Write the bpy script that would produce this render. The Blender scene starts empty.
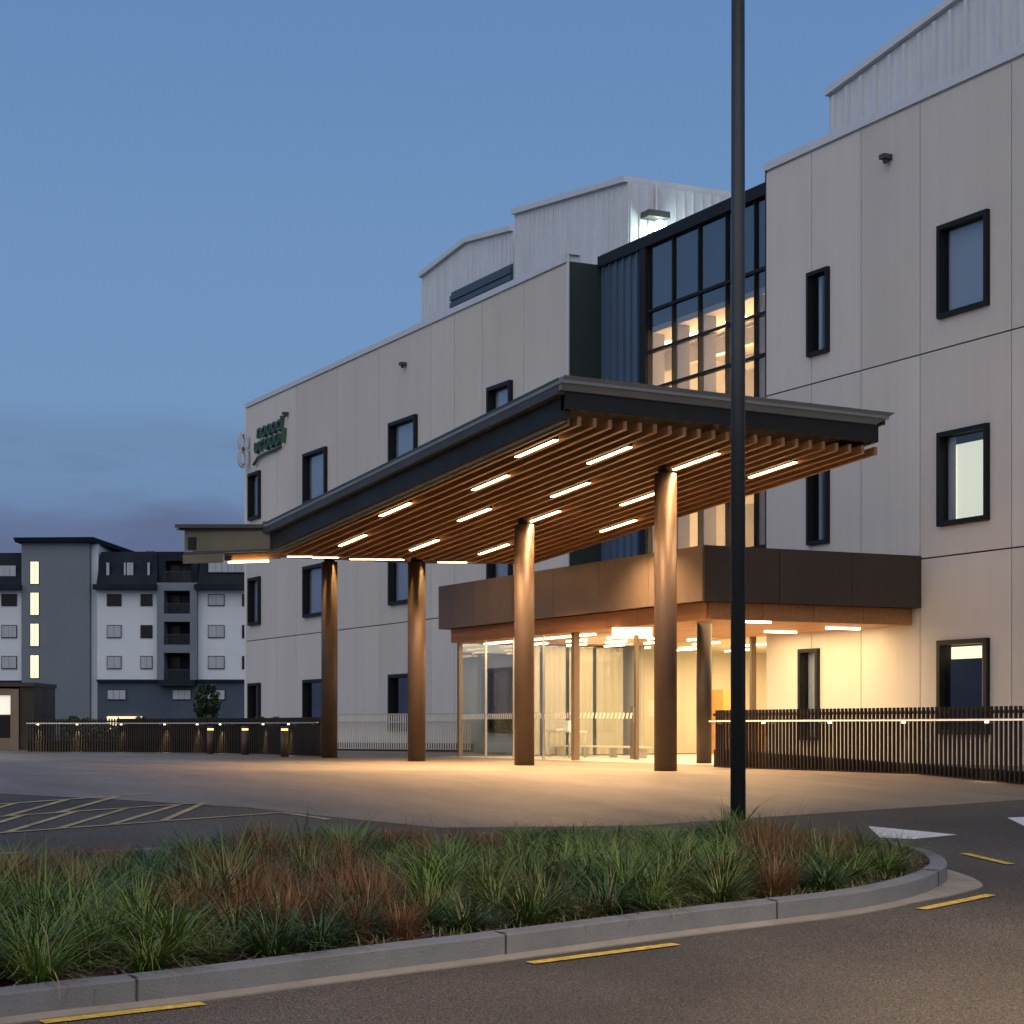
import bpy, bmesh, math, random
from mathutils import Vector, Matrix
random.seed(7)
S = bpy.context.scene
COL = S.collection
F = 1910.0; HY = 727.0; EYE = 0.75; CY = 25.2
UX, UD = -0.4517, 0.8922            # world X (along the facade) in camera right / depth
TH = math.radians(-116.85)

# ---------- coordinates ----------
def c2w(xc, d, z):                  # camera right, camera depth, height -> world
    return Vector((UX*xc + UD*d, CY - UD*xc + UX*d, z))
def gz(d): return -0.046*max(0.0, 30.0-d)
def depth_of(p): return UD*p[0] + UX*(p[1]-CY)
def G(p): return gz(depth_of(p))
def gp(px, py, dz=0.0):             # a point of the ground seen at a pixel
    k = (py-HY)/F
    d = EYE/k
    if d < 30: d = (EYE+1.38)/(k+0.046)
    return c2w((px-512)/F*d, d, gz(d)+dz)
def at(px, py, d): return c2w((px-512)/F*d, d, (HY-py)/F*d+EYE)
def fu(px, y=0.0):                  # world X of a pixel column on the plane Y = y
    k = (CY-y)/UD*F; d = k/(px+455.0)
    xc = (CY-y)/UD-0.5063*d
    return UX*xc+UD*d
# ---------- materials ----------
M = {}
def mat(name, col, rough=0.7, metal=0.0, var=0.0, scale=3.0, bump=0.0, bscale=40.0, stretch=None, spec=None, coords='Object', det=5.0):
    m = bpy.data.materials.new(name); m.use_nodes = True
    nt = m.node_tree; b = nt.nodes['Principled BSDF']
    b.inputs['Base Color'].default_value = (*col, 1); b.inputs['Roughness'].default_value = rough
    b.inputs['Metallic'].default_value = metal
    if spec is not None: b.inputs['Specular IOR Level'].default_value = spec
    tc = nt.nodes.new('ShaderNodeTexCoord'); mp = nt.nodes.new('ShaderNodeMapping')
    nt.links.new(tc.outputs[coords], mp.inputs[0])
    if stretch: mp.inputs['Scale'].default_value = stretch
    if var:
        n = nt.nodes.new('ShaderNodeTexNoise'); n.inputs['Scale'].default_value = scale; n.inputs['Detail'].default_value = det
        n.inputs['Roughness'].default_value = 0.65
        nt.links.new(mp.outputs[0], n.inputs['Vector'])
        r = nt.nodes.new('ShaderNodeMapRange'); r.inputs[1].default_value = 0.3; r.inputs[2].default_value = 0.7
        r.inputs[3].default_value = 1-var; r.inputs[4].default_value = 1+var
        nt.links.new(n.outputs[0], r.inputs[0])
        mx = nt.nodes.new('ShaderNodeVectorMath'); mx.operation = 'SCALE'; mx.inputs[0].default_value = col
        nt.links.new(r.outputs[0], mx.inputs['Scale']); nt.links.new(mx.outputs[0], b.inputs['Base Color'])
        rr = nt.nodes.new('ShaderNodeMapRange'); rr.inputs[1].default_value = .3; rr.inputs[2].default_value = .7
        rr.inputs[3].default_value = min(1, rough+.08); rr.inputs[4].default_value = max(0, rough-.08)
        nt.links.new(n.outputs[0], rr.inputs[0]); nt.links.new(rr.outputs[0], b.inputs['Roughness'])
    if bump:
        n2 = nt.nodes.new('ShaderNodeTexNoise'); n2.inputs['Scale'].default_value = bscale; n2.inputs['Detail'].default_value = 4
        nt.links.new(mp.outputs[0], n2.inputs['Vector'])
        bp = nt.nodes.new('ShaderNodeBump'); bp.inputs['Strength'].default_value = bump; bp.inputs['Distance'].default_value = 0.02
        nt.links.new(n2.outputs[0], bp.inputs['Height']); nt.links.new(bp.outputs[0], b.inputs['Normal'])
    M[name] = m; return m
def emit(name, col, st):
    m = bpy.data.materials.new(name); m.use_nodes = True
    b = m.node_tree.nodes['Principled BSDF']
    b.inputs['Base Color'].default_value = (*col, 1)
    b.inputs['Emission Color'].default_value = (*col, 1); b.inputs['Emission Strength'].default_value = st
    M[name] = m; return m
def glass(name, tint=(1, 1, 1), refl=0.0, rough=0.0):
    m = bpy.data.materials.new(name); m.use_nodes = True; nt = m.node_tree
    nt.nodes.remove(nt.nodes['Principled BSDF']); out = nt.nodes['Material Output']
    t = nt.nodes.new('ShaderNodeBsdfTransparent'); t.inputs[0].default_value = (*tint, 1)
    g = nt.nodes.new('ShaderNodeBsdfGlossy'); g.inputs['Roughness'].default_value = rough
    fr = nt.nodes.new('ShaderNodeLayerWeight'); fr.inputs[0].default_value = .5
    pw = nt.nodes.new('ShaderNodeMath'); pw.operation = 'POWER'; pw.inputs[1].default_value = 4.5
    nt.links.new(fr.outputs['Facing'], pw.inputs[0])
    ad = nt.nodes.new('ShaderNodeMath'); ad.operation = 'ADD'; ad.inputs[1].default_value = refl+.03; ad.use_clamp = True
    mx = nt.nodes.new('ShaderNodeMixShader')
    nt.links.new(pw.outputs[0], ad.inputs[0]); nt.links.new(ad.outputs[0], mx.inputs[0])
    nt.links.new(t.outputs[0], mx.inputs[1]); nt.links.new(g.outputs[0], mx.inputs[2]); nt.links.new(mx.outputs[0], out.inputs[0])
    M[name] = m; return m

mat('precast', (.60, .585, .56), .8, var=.06, scale=.35, bump=.15, bscale=25, stretch=(1, 1, .35))
mat('joint', (.04, .04, .045), .9)
mat('coping', (.62, .66, .7), .45, .2, var=.05)
mat('black_frame', (.008, .009, .011), .5, 0, spec=.25)
mat('dark_room', (.035, .035, .03), .9)
mat('blind', (.62, .66, .74), .8, var=.06, scale=2, stretch=(14, 14, .2))
mat('cream_wall', (.62, .55, .42), .8, var=.05, scale=1)
mat('pale_wall', (.75, .72, .66), .8, var=.03)
mat('sage_wall', (.50, .47, .38), .8, var=.12, scale=1.2, stretch=(5, 5, .1))
mat('blue_cladding', (.09, .15, .24), .45, .3, var=.1, scale=1.5, stretch=(1, 1, .3))
mat('dark_cladding', (.02, .035, .035), .6, .1)
mat('plant_metal', (.62, .67, .72), .5, .1, var=.08, scale=1.2, stretch=(2, 2, .3))
mat('louvre', (.06, .09, .12), .5, .2)
mat('bronze', (.205, .155, .11), .45, .2, var=.12, scale=.8, stretch=(1, 1, .6))
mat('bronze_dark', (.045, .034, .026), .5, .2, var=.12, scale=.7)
mat('timber', (.42, .20, .075), .55, var=.18, scale=2.0, stretch=(.25, 6, 6), bump=.1, bscale=12)
mat('timber_slat', (.30, .15, .065), .5, var=.22, scale=2.5, stretch=(.2, 8, 8), bump=.15, bscale=10)
mat('canopy_steel', (.012, .013, .014), .55, 0, var=.15, scale=1.0, spec=.3)
mat('canopy_gutter', (.045, .05, .055), .5, 0, var=.15, scale=.9, spec=.35)
mat('zinc', (.20, .22, .225), .5, .2, var=.12, scale=1.1)
mat('olive_panel', (.125, .118, .085), .5, .15, var=.12, scale=.8)
mat('column_bronze', (.078, .05, .032), .5, .15, var=.1, scale=1.2, stretch=(1, 1, .3))
mat('pole_paint', (.022, .027, .031), .4, 0, var=.1, scale=2)
mat('steel', (.55, .55, .54), .3, .8)
mat('fin_dark', (.035, .027, .02), .5, .3, var=.15, scale=1)
mat('floor_tile', (.5, .45, .38), .35, var=.05)
mat('white_paint', (.78, .78, .76), .6)
mat('orange_wood', (.55, .24, .05), .4, var=.12, scale=3, stretch=(1, 1, 8))
mat('sign_green', (.05, .12, .10), .6)
mat('sign_white', (.55, .58, .66), .4)
mat('apt_white', (.60, .66, .74), .85, var=.04, scale=.3)
mat('apt_grey', (.15, .185, .225), .85, var=.06, scale=.2)
mat('apt_dark', (.012, .019, .03), .8, var=.15, scale=.6, spec=.2)
mat('apt_base', (.05, .075, .115), .8, var=.08, scale=.3)
mat('apt_glass', (.01, .013, .02), .3, 0, spec=.2)
mat('apt_curtain', (.38, .42, .48), .9, var=.15, scale=2, stretch=(6, 6, .3))
mat('apt_frame', (.03, .036, .05), .6, spec=.2)
mat('concrete_kerb', (.135, .15, .17), .8, var=.16, scale=1.6, bump=.3, bscale=60)
mat('gutter_concrete', (.20, .19, .175), .85, var=.2, scale=2.2, bump=.3, bscale=60)
mat('soil', (.045, .028, .022), .95, var=.5, scale=14, bump=1.0, bscale=50)
mat('yellow_paint', (.50, .34, .05), .7, var=.5, scale=16)
mat('white_road', (.62, .60, .58), .7, var=.15, scale=7)
mat('hatch_paint', (.34, .27, .13), .75, var=.45, scale=2.5)
mat('bark', (.07, .05, .035), .9, bump=.5)
mat('lamp_housing', (.05, .05, .05), .5)
emit('strip_light', (1, .62, .30), 26)
emit('lobby_strip', (1, .74, .44), 11)
emit('warm_soft', (1, .70, .38), 3.0)
emit('stair_light', (1, .90, .55), 1.0)
emit('white_fixture', (.85, 1, .92), 9)
emit('small_lamp', (1, .85, .55), 5)
emit('rail_glow', (1, .78, .5), .75)
emit('bollard_glow', (1, .72, .25), 2.2)
emit('shop_glow', (1, .72, .36), 1.5)
emit('kiosk_glow', (.95, .93, .78), .62)
emit('ward_light', (1, .96, .70), 1.0)
glass('clear_glass', (.93, .95, .93), .02)
glass('curtain_glass', (.84, .86, .88), .10)
glass('window_glass', (.80, .84, .88), .06)

def sheer():
    m = glass('sheer', (.9, .88, .8)); nt = m.node_tree; out = nt.nodes['Material Output']; old = out.inputs[0].links[0].from_socket
    d = nt.nodes.new('ShaderNodeBsdfDiffuse'); d.inputs[0].default_value = (.75, .7, .58, 1); mx = nt.nodes.new('ShaderNodeMixShader'); mx.inputs[0].default_value = .42
    nt.links.new(old, mx.inputs[1]); nt.links.new(d.outputs[0], mx.inputs[2]); nt.links.new(mx.outputs[0], out.inputs[0])
def asphalt():
    m = mat('asphalt', (.05, .05, .052), .85)
    nt = m.node_tree; b = nt.nodes['Principled BSDF']
    tc = nt.nodes.new('ShaderNodeTexCoord')
    fine = nt.nodes.new('ShaderNodeTexVoronoi'); fine.inputs['Scale'].default_value = 90
    big = nt.nodes.new('ShaderNodeTexNoise'); big.inputs['Scale'].default_value = .35; big.inputs['Detail'].default_value = 6
    mid = nt.nodes.new('ShaderNodeTexNoise'); mid.inputs['Scale'].default_value = 75; mid.inputs['Detail'].default_value = 3
    for n in (fine, big, mid): nt.links.new(tc.outputs['Object'], n.inputs['Vector'])
    cr = nt.nodes.new('ShaderNodeValToRGB'); nt.links.new(mid.outputs[0], cr.inputs[0])
    cr.color_ramp.elements[0].position = .42; cr.color_ramp.elements[0].color = (.018, .017, .016, 1)
    cr.color_ramp.elements[1].position = .66; cr.color_ramp.elements[1].color = (.125, .105, .08, 1)
    mr = nt.nodes.new('ShaderNodeMapRange'); mr.inputs[1].default_value = .3; mr.inputs[2].default_value = .7
    mr.inputs[3].default_value = .6; mr.inputs[4].default_value = 1.4
    nt.links.new(big.outputs[0], mr.inputs[0])
    sc = nt.nodes.new('ShaderNodeVectorMath'); sc.operation = 'SCALE'
    nt.links.new(cr.outputs[0], sc.inputs[0]); nt.links.new(mr.outputs[0], sc.inputs['Scale'])
    nt.links.new(sc.outputs[0], b.inputs['Base Color'])
    bp = nt.nodes.new('ShaderNodeBump'); bp.inputs['Strength'].default_value = .6; bp.inputs['Distance'].default_value = .006
    nt.links.new(fine.outputs[0], bp.inputs['Height']); nt.links.new(bp.outputs[0], b.inputs['Normal'])
asphalt()
mat('forecourt_warm', (.15, .125, .092), .55, var=.3, scale=.5, bump=.25, bscale=50, stretch=(.35, 1, 1))  # asphalt tone lightened and warmed, part of the canopy light in the colour

def leaf(name, base, tip, trans=.25):
    m = bpy.data.materials.new(name); m.use_nodes = True; nt = m.node_tree; b = nt.nodes['Principled BSDF']
    oi = nt.nodes.new('ShaderNodeObjectInfo'); at_ = nt.nodes.new('ShaderNodeAttribute'); at_.attribute_name = 'tone'
    r = nt.nodes.new('ShaderNodeMixRGB'); r.inputs[1].default_value = (*base, 1); r.inputs[2].default_value = (*tip, 1)
    nt.links.new(at_.outputs['Fac'], r.inputs[0])
    hs = nt.nodes.new('ShaderNodeHueSaturation')
    mr = nt.nodes.new('ShaderNodeMapRange'); mr.inputs[3].default_value = .7; mr.inputs[4].default_value = 1.35
    nt.links.new(oi.outputs['Random'], mr.inputs[0]); nt.links.new(mr.outputs[0], hs.inputs['Value'])
    nt.links.new(r.outputs[0], hs.inputs['Color']); nt.links.new(hs.outputs[0], b.inputs['Base Color'])
    b.inputs['Roughness'].default_value = .5
    M[name] = m
leaf('grass_green', (.035, .075, .014), (.125, .19, .02))
leaf('grass_dark', (.02, .042, .01), (.05, .11, .018))
leaf('grass_red', (.06, .028, .012), (.18, .078, .026))
leaf('grass_olive', (.04, .055, .014), (.12, .14, .03))
leaf('mulch', (.05, .03, .022), (.16, .10, .07))
leaf('grass_dry', (.10, .075, .04), (.26, .20, .10))
leaf('tree_leaf', (.012, .03, .01), (.03, .055, .014))

# ---------- mesh helper ----------
class MB:
    def __init__(s): s.v = []; s.f = []; s.sm = []; s.t = []; s.mi = []
    def add(s, vs, fs, smooth=False):
        o = len(s.v); s.v += [Vector(v) for v in vs]; s.f += [tuple(i+o for i in f) for f in fs]; s.sm += [smooth]*len(fs)
        return s
    def hexa(s, p):                 # 8 points: bottom 4 counter-clockwise, then top 4
        return s.add(p, [(3, 2, 1, 0), (4, 5, 6, 7), (0, 1, 5, 4), (1, 2, 6, 5), (2, 3, 7, 6), (3, 0, 4, 7)])
    def box(s, x0, x1, y0, y1, z0, z1):
        return s.hexa([(x0, y0, z0), (x1, y0, z0), (x1, y1, z0), (x0, y1, z0), (x0, y0, z1), (x1, y0, z1), (x1, y1, z1), (x0, y1, z1)])
    def bar(s, a, b, w, h, up=(0, 0, 1)):   # rectangular bar from a to b
        a = Vector(a); b = Vector(b); d = (b-a).normalized(); sd = d.cross(Vector(up)).normalized()*w/2
        u = sd.cross(d).normalized()*h/2
        return s.hexa([a-sd-u, a+sd-u, b+sd-u, b-sd-u, a-sd+u, a+sd+u, b+sd+u, b-sd+u])
    def cyl(s, a, b, r0, r1=None, n=16, smooth=True):
        r1 = r0 if r1 is None else r1
        a = Vector(a); b = Vector(b); d = (b-a).normalized(); q = Vector((0, 0, 1)) if abs(d.z) < .9 else Vector((1, 0, 0))
        e = d.cross(q).normalized(); g = d.cross(e)
        ring = lambda c, r: [c+e*r*math.cos(2*math.pi*i/n)+g*r*math.sin(2*math.pi*i/n) for i in range(n)]
        o = len(s.v); s.v += ring(a, r0)+ring(b, r1)
        for i in range(n): s.f.append((o+i, o+(i+1) % n, o+n+(i+1) % n, o+n+i)); s.sm.append(smooth)
        s.f += [tuple(o+i for i in reversed(range(n))), tuple(o+n+i for i in range(n))]; s.sm += [False, False]
        return s
    def tube(s, pts, r, n=8):
        for a, b in zip(pts, pts[1:]): s.cyl(a, b, r, r, n)
        return s
    def prism(s, poly, z0, z1):
        n = len(poly); zf = (lambda z, p: z(p) if callable(z) else z)
        lo = [(p[0], p[1], zf(z0, p)) for p in poly]; hi = [(p[0], p[1], zf(z1, p)) for p in poly]
        return s.add(lo+hi, [tuple(reversed(range(n))), tuple(range(n, 2*n))]+[(i, (i+1) % n, n+(i+1) % n, n+i) for i in range(n)])
    def sphere(s, c, r, n=12, m=8):
        c = Vector(c); o = len(s.v)
        for j in range(m+1):
            t = math.pi*j/m
            for i in range(n):
                a = 2*math.pi*i/n; s.v.append(c+Vector((r*math.sin(t)*math.cos(a), r*math.sin(t)*math.sin(a), r*math.cos(t))))
        for j in range(m):
            for i in range(n):
                s.f.append((o+j*n+i, o+(j+1)*n+i, o+(j+1)*n+(i+1) % n, o+j*n+(i+1) % n)); s.sm.append(True)
        return s
    def build(s, name, mname, parent=None, local=False, bevel=0):
        me = bpy.data.meshes.new(name)
        og = Vector((0, 0, 0))
        r = parent
        while r is not None and r.parent is not None: r = r.parent
        if r is not None and not local: og = r.location
        me.from_pydata([v-og for v in s.v], [], s.f)
        me.polygons.foreach_set('use_smooth', s.sm)
        if s.t:
            a = me.attributes.new('tone', 'FLOAT', 'POINT'); a.data.foreach_set('value', s.t)
        bm = bmesh.new(); bm.from_mesh(me); bmesh.ops.recalc_face_normals(bm, faces=bm.faces) if not s.t else None
        bm.to_mesh(me); bm.free()
        me.materials.append(M[mname])
        o = bpy.data.objects.new(name, me); COL.objects.link(o)
        if parent is not None: o.parent = parent
        if bevel:
            b = o.modifiers.new('bevel', 'BEVEL'); b.width = bevel; b.segments = 2; b.limit_method = 'ANGLE'
        return o
def tag(o, label=None, cat=None, group=None, kind=None):
    if label: o['label'] = label
    if cat: o['category'] = cat
    if group: o['group'] = group
    if kind: o['kind'] = kind
    return o
def thing(name, loc, label, cat, group=None, rz=0):
    o = bpy.data.objects.new(name, None); COL.objects.link(o); o.location = loc; o.rotation_euler = (0, 0, rz)
    o.empty_display_size = .3
    return tag(o, label, cat, group)
def B(x0, x1, y0, y1, z0, z1): return MB().box(min(x0, x1), max(x0, x1), min(y0, y1), max(y0, y1), z0, z1)
def area(loc, rot, sx, sy, power, col, parent=None, spread=None):
    l = bpy.data.lights.new('lamp', 'AREA'); l.shape = 'RECTANGLE'; l.size = sx; l.size_y = sy; l.energy = power; l.color = col
    if spread: l.spread = spread
    o = bpy.data.objects.new('lamp_light', l); COL.objects.link(o); o.location = loc; o.rotation_euler = rot
    if parent is not None: o.parent = parent; o.location = Vector(loc)-parent.location
    return o
WARM = (1, .66, .36)

# ---------- camera ----------
cam = bpy.data.cameras.new('camera'); co = bpy.data.objects.new('camera', cam); COL.objects.link(co)
co.location = (0, CY, EYE); co.rotation_euler = (math.pi/2, 0, TH)
cam.sensor_width = 36; cam.lens = 36*F/1024; cam.shift_y = (HY-512)/1024; cam.clip_end = 3000; cam.clip_start = .1
S.camera = co

# ---------- ground ----------
def patch(name, poly, dz, mname, kind='structure', thick=0.0, sub=None):
    bm = bmesh.new(); vs = [bm.verts.new((p[0], p[1], 0)) for p in poly]; bm.faces.new(vs)
    bmesh.ops.triangulate(bm, faces=bm.faces)
    n = Vector((UD, UX, 0)); pc = Vector((0, CY, 0))+n*30/(n.length**2)
    bmesh.ops.bisect_plane(bm, geom=bm.verts[:]+bm.edges[:]+bm.faces[:], plane_co=pc, plane_no=n)
    for v in bm.verts: v.co.z = G(v.co)+dz
    bmesh.ops.recalc_face_normals(bm, faces=bm.faces)
    for f in bm.faces:
        if f.normal.z < 0: f.normal_flip()
    me = bpy.data.meshes.new(name); bm.to_mesh(me); bm.free(); me.materials.append(M[mname])
    o = bpy.data.objects.new(name, me); COL.objects.link(o)
    return tag(o, kind=kind)
patch('ground', [c2w(-700, -60, 0), c2w(700, -60, 0), c2w(700, 1500, 0), c2w(-700, 1500, 0)], 0, 'asphalt')
pl = [(1250, 790), (1100, 796), (1024, 800), (940, 806), (830, 813), (640, 826), (440, 828), (330, 817), (250, 808), (120, 800), (0, 794), (-200, 790)]
pts = [gp(*p) for p in pl]+[c2w(-30, 62, 0), Vector((80, 3, 0)), Vector((80, -2, 0)), Vector((10, -2, 0)), Vector((10, 5, 0))]
patch('lit_forecourt', pts, .004, 'forecourt_warm')  # sheet over the lit part of the asphalt, warm light in its colour

# ---------- main building ----------
HB = thing('hospital_building', (46, 0, 0), 'long three storey pale concrete panelled building with black framed windows and rooftop plant rooms', 'building')
ZJ = [0, 4.2, 8.4, 13.55]
def wins(cols, rows, z=None): return [(a, b, r[0], r[1]) for a, b in cols for r in rows]
ROWS = [(.6, 2.5), (4.8, 6.7), (9.0, 10.88)]
def precast_tone():
    nt = M['precast'].node_tree; b = nt.nodes['Principled BSDF']; src = b.inputs['Base Color'].links[0].from_socket
    a = nt.nodes.new('ShaderNodeAttribute'); a.attribute_name = 'tone'
    tc = nt.nodes.new('ShaderNodeTexCoord'); mp = nt.nodes.new('ShaderNodeMapping'); mp.inputs['Scale'].default_value = (7, 7, .12)
    n = nt.nodes.new('ShaderNodeTexNoise'); n.inputs['Scale'].default_value = .8; n.inputs['Detail'].default_value = 8; n.inputs['Roughness'].default_value = .7
    nt.links.new(tc.outputs['Object'], mp.inputs[0]); nt.links.new(mp.outputs[0], n.inputs['Vector'])
    r = nt.nodes.new('ShaderNodeMapRange'); r.inputs[1].default_value = .35; r.inputs[2].default_value = .7; r.inputs[3].default_value = 1.015; r.inputs[4].default_value = .955
    nt.links.new(n.outputs[0], r.inputs[0])
    m1 = nt.nodes.new('ShaderNodeMath'); m1.operation = 'MULTIPLY'; nt.links.new(a.outputs['Fac'], m1.inputs[0]); nt.links.new(r.outputs[0], m1.inputs[1])
    v = nt.nodes.new('ShaderNodeVectorMath'); v.operation = 'SCALE'; nt.links.new(src, v.inputs[0]); nt.links.new(m1.outputs[0], v.inputs['Scale'])
    nt.links.new(v.outputs[0], b.inputs['Base Color'])
precast_tone()
def wing(u0, u1, vj, holes, yb=0.0, z0=-.6):
    mb = MB(); g = .013
    us = [u0]+sorted(vj)+[u1]; zs = [z0, 4.2, 8.4, 13.55]
    for i in range(len(us)-1):
        for j in range(3):
            a, b = us[i]+(g if i else 0), us[i+1]-(g if i < len(us)-2 else 0)
            c, d = zs[j]+(.016 if j else 0), zs[j+1]-(.016 if j < 2 else 0)
            hs = [h for h in holes if h[0] < b and h[1] > a and h[2] < d and h[3] > c]
            xs = sorted({a, b, *[min(max(t, a), b) for h in hs for t in h[:2]]}); ys = sorted({c, d, *[min(max(t, c), d) for h in hs for t in h[2:]]})
            tn_ = random.uniform(.93, 1.05)
            for x0, x1 in zip(xs, xs[1:]):
                for y0, y1 in zip(ys, ys[1:]):
                    if x1-x0 < 1e-4 or y1-y0 < 1e-4: continue
                    cx, cy = (x0+x1)/2, (y0+y1)/2
                    if any(h[0] < cx < h[1] and h[2] < cy < h[3] for h in hs): continue
                    mb.box(x0, x1, -.06, 0, y0, y1); mb.t += [tn_]*8
    w = mb.build('wall', 'precast', HB)
    # dark backing seen only in the joints, with the same openings
    bk = MB(); xs = sorted({u0, u1, *[t for h in holes for t in h[:2]]}); ys = sorted({z0, 13.55, *[t for h in holes for t in h[2:]]})
    for x0, x1 in zip(xs, xs[1:]):
        for y0, y1 in zip(ys, ys[1:]):
            cx, cy = (x0+x1)/2, (y0+y1)/2
            if not any(h[0] < cx < h[1] and h[2] < cy < h[3] for h in holes): bk.box(x0+.004, x1-.004 if x1 == u1 else x1, -.2, -.062, y0, y1)
    bk.build('joint_backing', 'joint', HB)
def window(u0, u1, z0, z1, look='dark', proj=.09, fw=.10):
    e = .003; fr = MB()
    for (a, b, c, d) in ((u0+e, u0+fw, z0+e, z1-e), (u1-fw, u1-e, z0+e, z1-e), (u0+fw, u1-fw, z1-fw, z1-e), (u0+fw, u1-fw, z0+e, z0+fw)):
        fr.box(a, b, -.22, proj, c, d)
    o = fr.build('window', 'black_frame', HB)
    MB().box(u0+fw, u1-fw, -.06, -.05, z0+fw, z1-fw).build('pane', 'window_glass', o)
    rm = MB(); x0, x1, y0, y1, b0, b1 = u0-.6, u1+.6, -2.6, -.225, z0-.5, z1+.5
    p = [(x0, y0, b0), (x1, y0, b0), (x1, y0, b1), (x0, y0, b1), (x0, y1, b0), (x1, y1, b0), (x1, y1, b1), (x0, y1, b1)]
    if look == 'lit':
        rm.box(u0+fw, u1-fw, -.20, -.18, z0+fw, z1-fw-.16); rm.build('lit_blind', 'ward_light', o)
        MB().box(u1-fw-.22, u1-fw, -.16, -.14, z0+fw, z1-fw).build('curtain', 'pale_wall', o)
        return o
    rm.add(p, [(0, 1, 2, 3), (0, 4, 5, 1), (1, 5, 6, 2), (2, 6, 7, 3), (3, 7, 4, 0)])
    rm.build('room', 'dark_room', o)
    if look == 'blind':
        MB().box(u0+fw+.02, u1-fw-.02, -.16, -.14, z0+fw, z1-fw).build('blind', 'blind', o)
    if look == 'lamp':
        MB().box(u0+.35, u1+.6, -.55, -.45, z1-fw-.26, z1-fw-.02).build('ceiling_light', 'warm_soft', o)
        MB().box(u0+fw, u0+fw+.3, -.16, -.14, z0+fw, z1-fw).build('curtain', 'cream_wall', o)
    return o
# right wing
RU0, RU1 = 14.0, 36.75
rj = [fu(p) for p in (811.5, 861, 920, 1011.5)]+[22.0, 18.0]
slot = (fu(830), fu(809)); main = (fu(990), fu(939.5)); nearw = (main[0]-5.2, main[1]-5.2); porchw = (fu(820), fu(800.5))
rh = [(*slot, *ROWS[1]), (*slot, *ROWS[2])]+[(*main, *r) for r in ROWS]+[(*nearw, *r) for r in ROWS]+[(*porchw, .45, 2.5)]
wing(RU0, RU1, rj, rh)
LU0, LU1 = 46.4, 73.5
lj = [fu(p) for p in (276.7, 296, 337, 356, 379, 431, 454.5, 482, 523.6)]
lc = [(fu(261), fu(250)), (fu(327.5), fu(305)), (fu(417.8), fu(390.8)), (fu(513), fu(489.5))]
lh = wins(lc, ROWS)
wing(LU0, LU1, lj, lh)
for h in rh:
    k = 'dark'
    if h[0] == main[0]: k = {0.6: 'lamp', 4.8: 'lit', 9.0: 'blind'}[h[2]]
    elif h[0] == slot[0]: k = 'slim'
    elif h[0] == porchw[0]: k = 'blind'
    o = window(*h, look='dark' if k == 'slim' else k, fw=.10 if h[1]-h[0] > 1 else .085)
    if k == 'slim': MB().box(h[0]+.50, h[0]+.60, -.16, -.14, h[2]+.1, h[3]-.1).build('blind', 'white_paint' if h[2] > 8 else 'cream_wall', o)
for i, h in enumerate(lh):
    big = h[1]-h[0] > 1.2
    window(*h, look='blind' if big and h[2] > 3 else 'dark', proj=.12, fw=.12)
# copings, roof, back and end shells
def coping(u0, u1, name='coping'):
    MB().box(u0-.04, u1+.04, -.42, .05, 13.60, 13.78).box(u0, u1, -.36, -.02, 13.551, 13.60).build(name, 'coping', HB)
coping(RU0, RU1); coping(LU0, LU1)
MB().box(RU0, RU1, -16, -.37, 13.2, 13.4).box(LU0, LU1, -16, -.37, 13.2, 13.4).box(RU1, LU0, -16, -1.3, 13.2, 13.4).build('roof', 'zinc', HB)
MB().box(RU0, LU1, -16.2, -16, -.6, 13.5).build('rear_wall', 'pale_wall', HB)
MB().box(RU0-.2, RU0-.002, -16, 0, -.6, 13.55).box(LU1+.002, LU1+.2, -16, 0, -.6, 13.55).build('end_wall', 'pale_wall', HB)
# recess return walls
MB().box(LU0-.10, LU0-.003, -1.3, -.0, 3.2, 13.6).build('return_wall', 'dark_cladding', HB)
MB().box(RU1+.003, RU1+.06, -1.3, 0, 3.2, 13.6).build('return_wall', 'dark_cladding', HB)
MB().box(LU0-.14, LU0+.02, -.36, .06, 13.79, 13.9).box(LU0-.13, LU0-.02, .004, .05, 4.3, 13.79).build('corner_trim', 'coping', HB)
# curtain wall in the recess, plane Y=-1
CWY = -1.0; cu0, cu1 = RU1+.06, fu(648, CWY)
cw = MB()
mu = [fu(p, CWY) for p in (648, 673, 697, 721, 745, 768)]; step = mu[0]-mu[1]
mu = [cu1-step*i for i in range(9) if cu1-step*i > cu0-.1]
for u in mu: cw.box(u-.022, u+.022, CWY-.10, CWY+.03, 4.3, 13.6)
zt = [4.35, 5.1, 7.6, 8.6, 9.72, 10.72, 11.8]
for z in zt: cw.box(cu0, cu1, CWY-.09, CWY+.028, z-.04, z+.04)
cw.box(cu0, LU0-.1, CWY-.3, CWY+.10, 13.52, 13.82)
cw.box(cu1, cu1+.32, CWY-.12, CWY+.08, 4.3, 13.52)
c_ = cw.build('curtain_wall', 'black_frame', HB)
MB().box(cu0, cu1, CWY-.04, CWY-.03, 4.3, 13.5).build('glazing', 'curtain_glass', c_)
cl = MB(); w = (LU0-.1-cu1-.33)
cl.box(cu1+.33, LU0-.1, CWY-.15, CWY-.02, 4.3, 13.52)
for i in range(6): cl.box(cu1+.33+w*(i+.5)/6-.02, cu1+.33+w*(i+.5)/6+.02, CWY-.02, CWY+.05, 4.3, 13.52)
cl.build('cladding', 'blue_cladding', HB)
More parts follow.
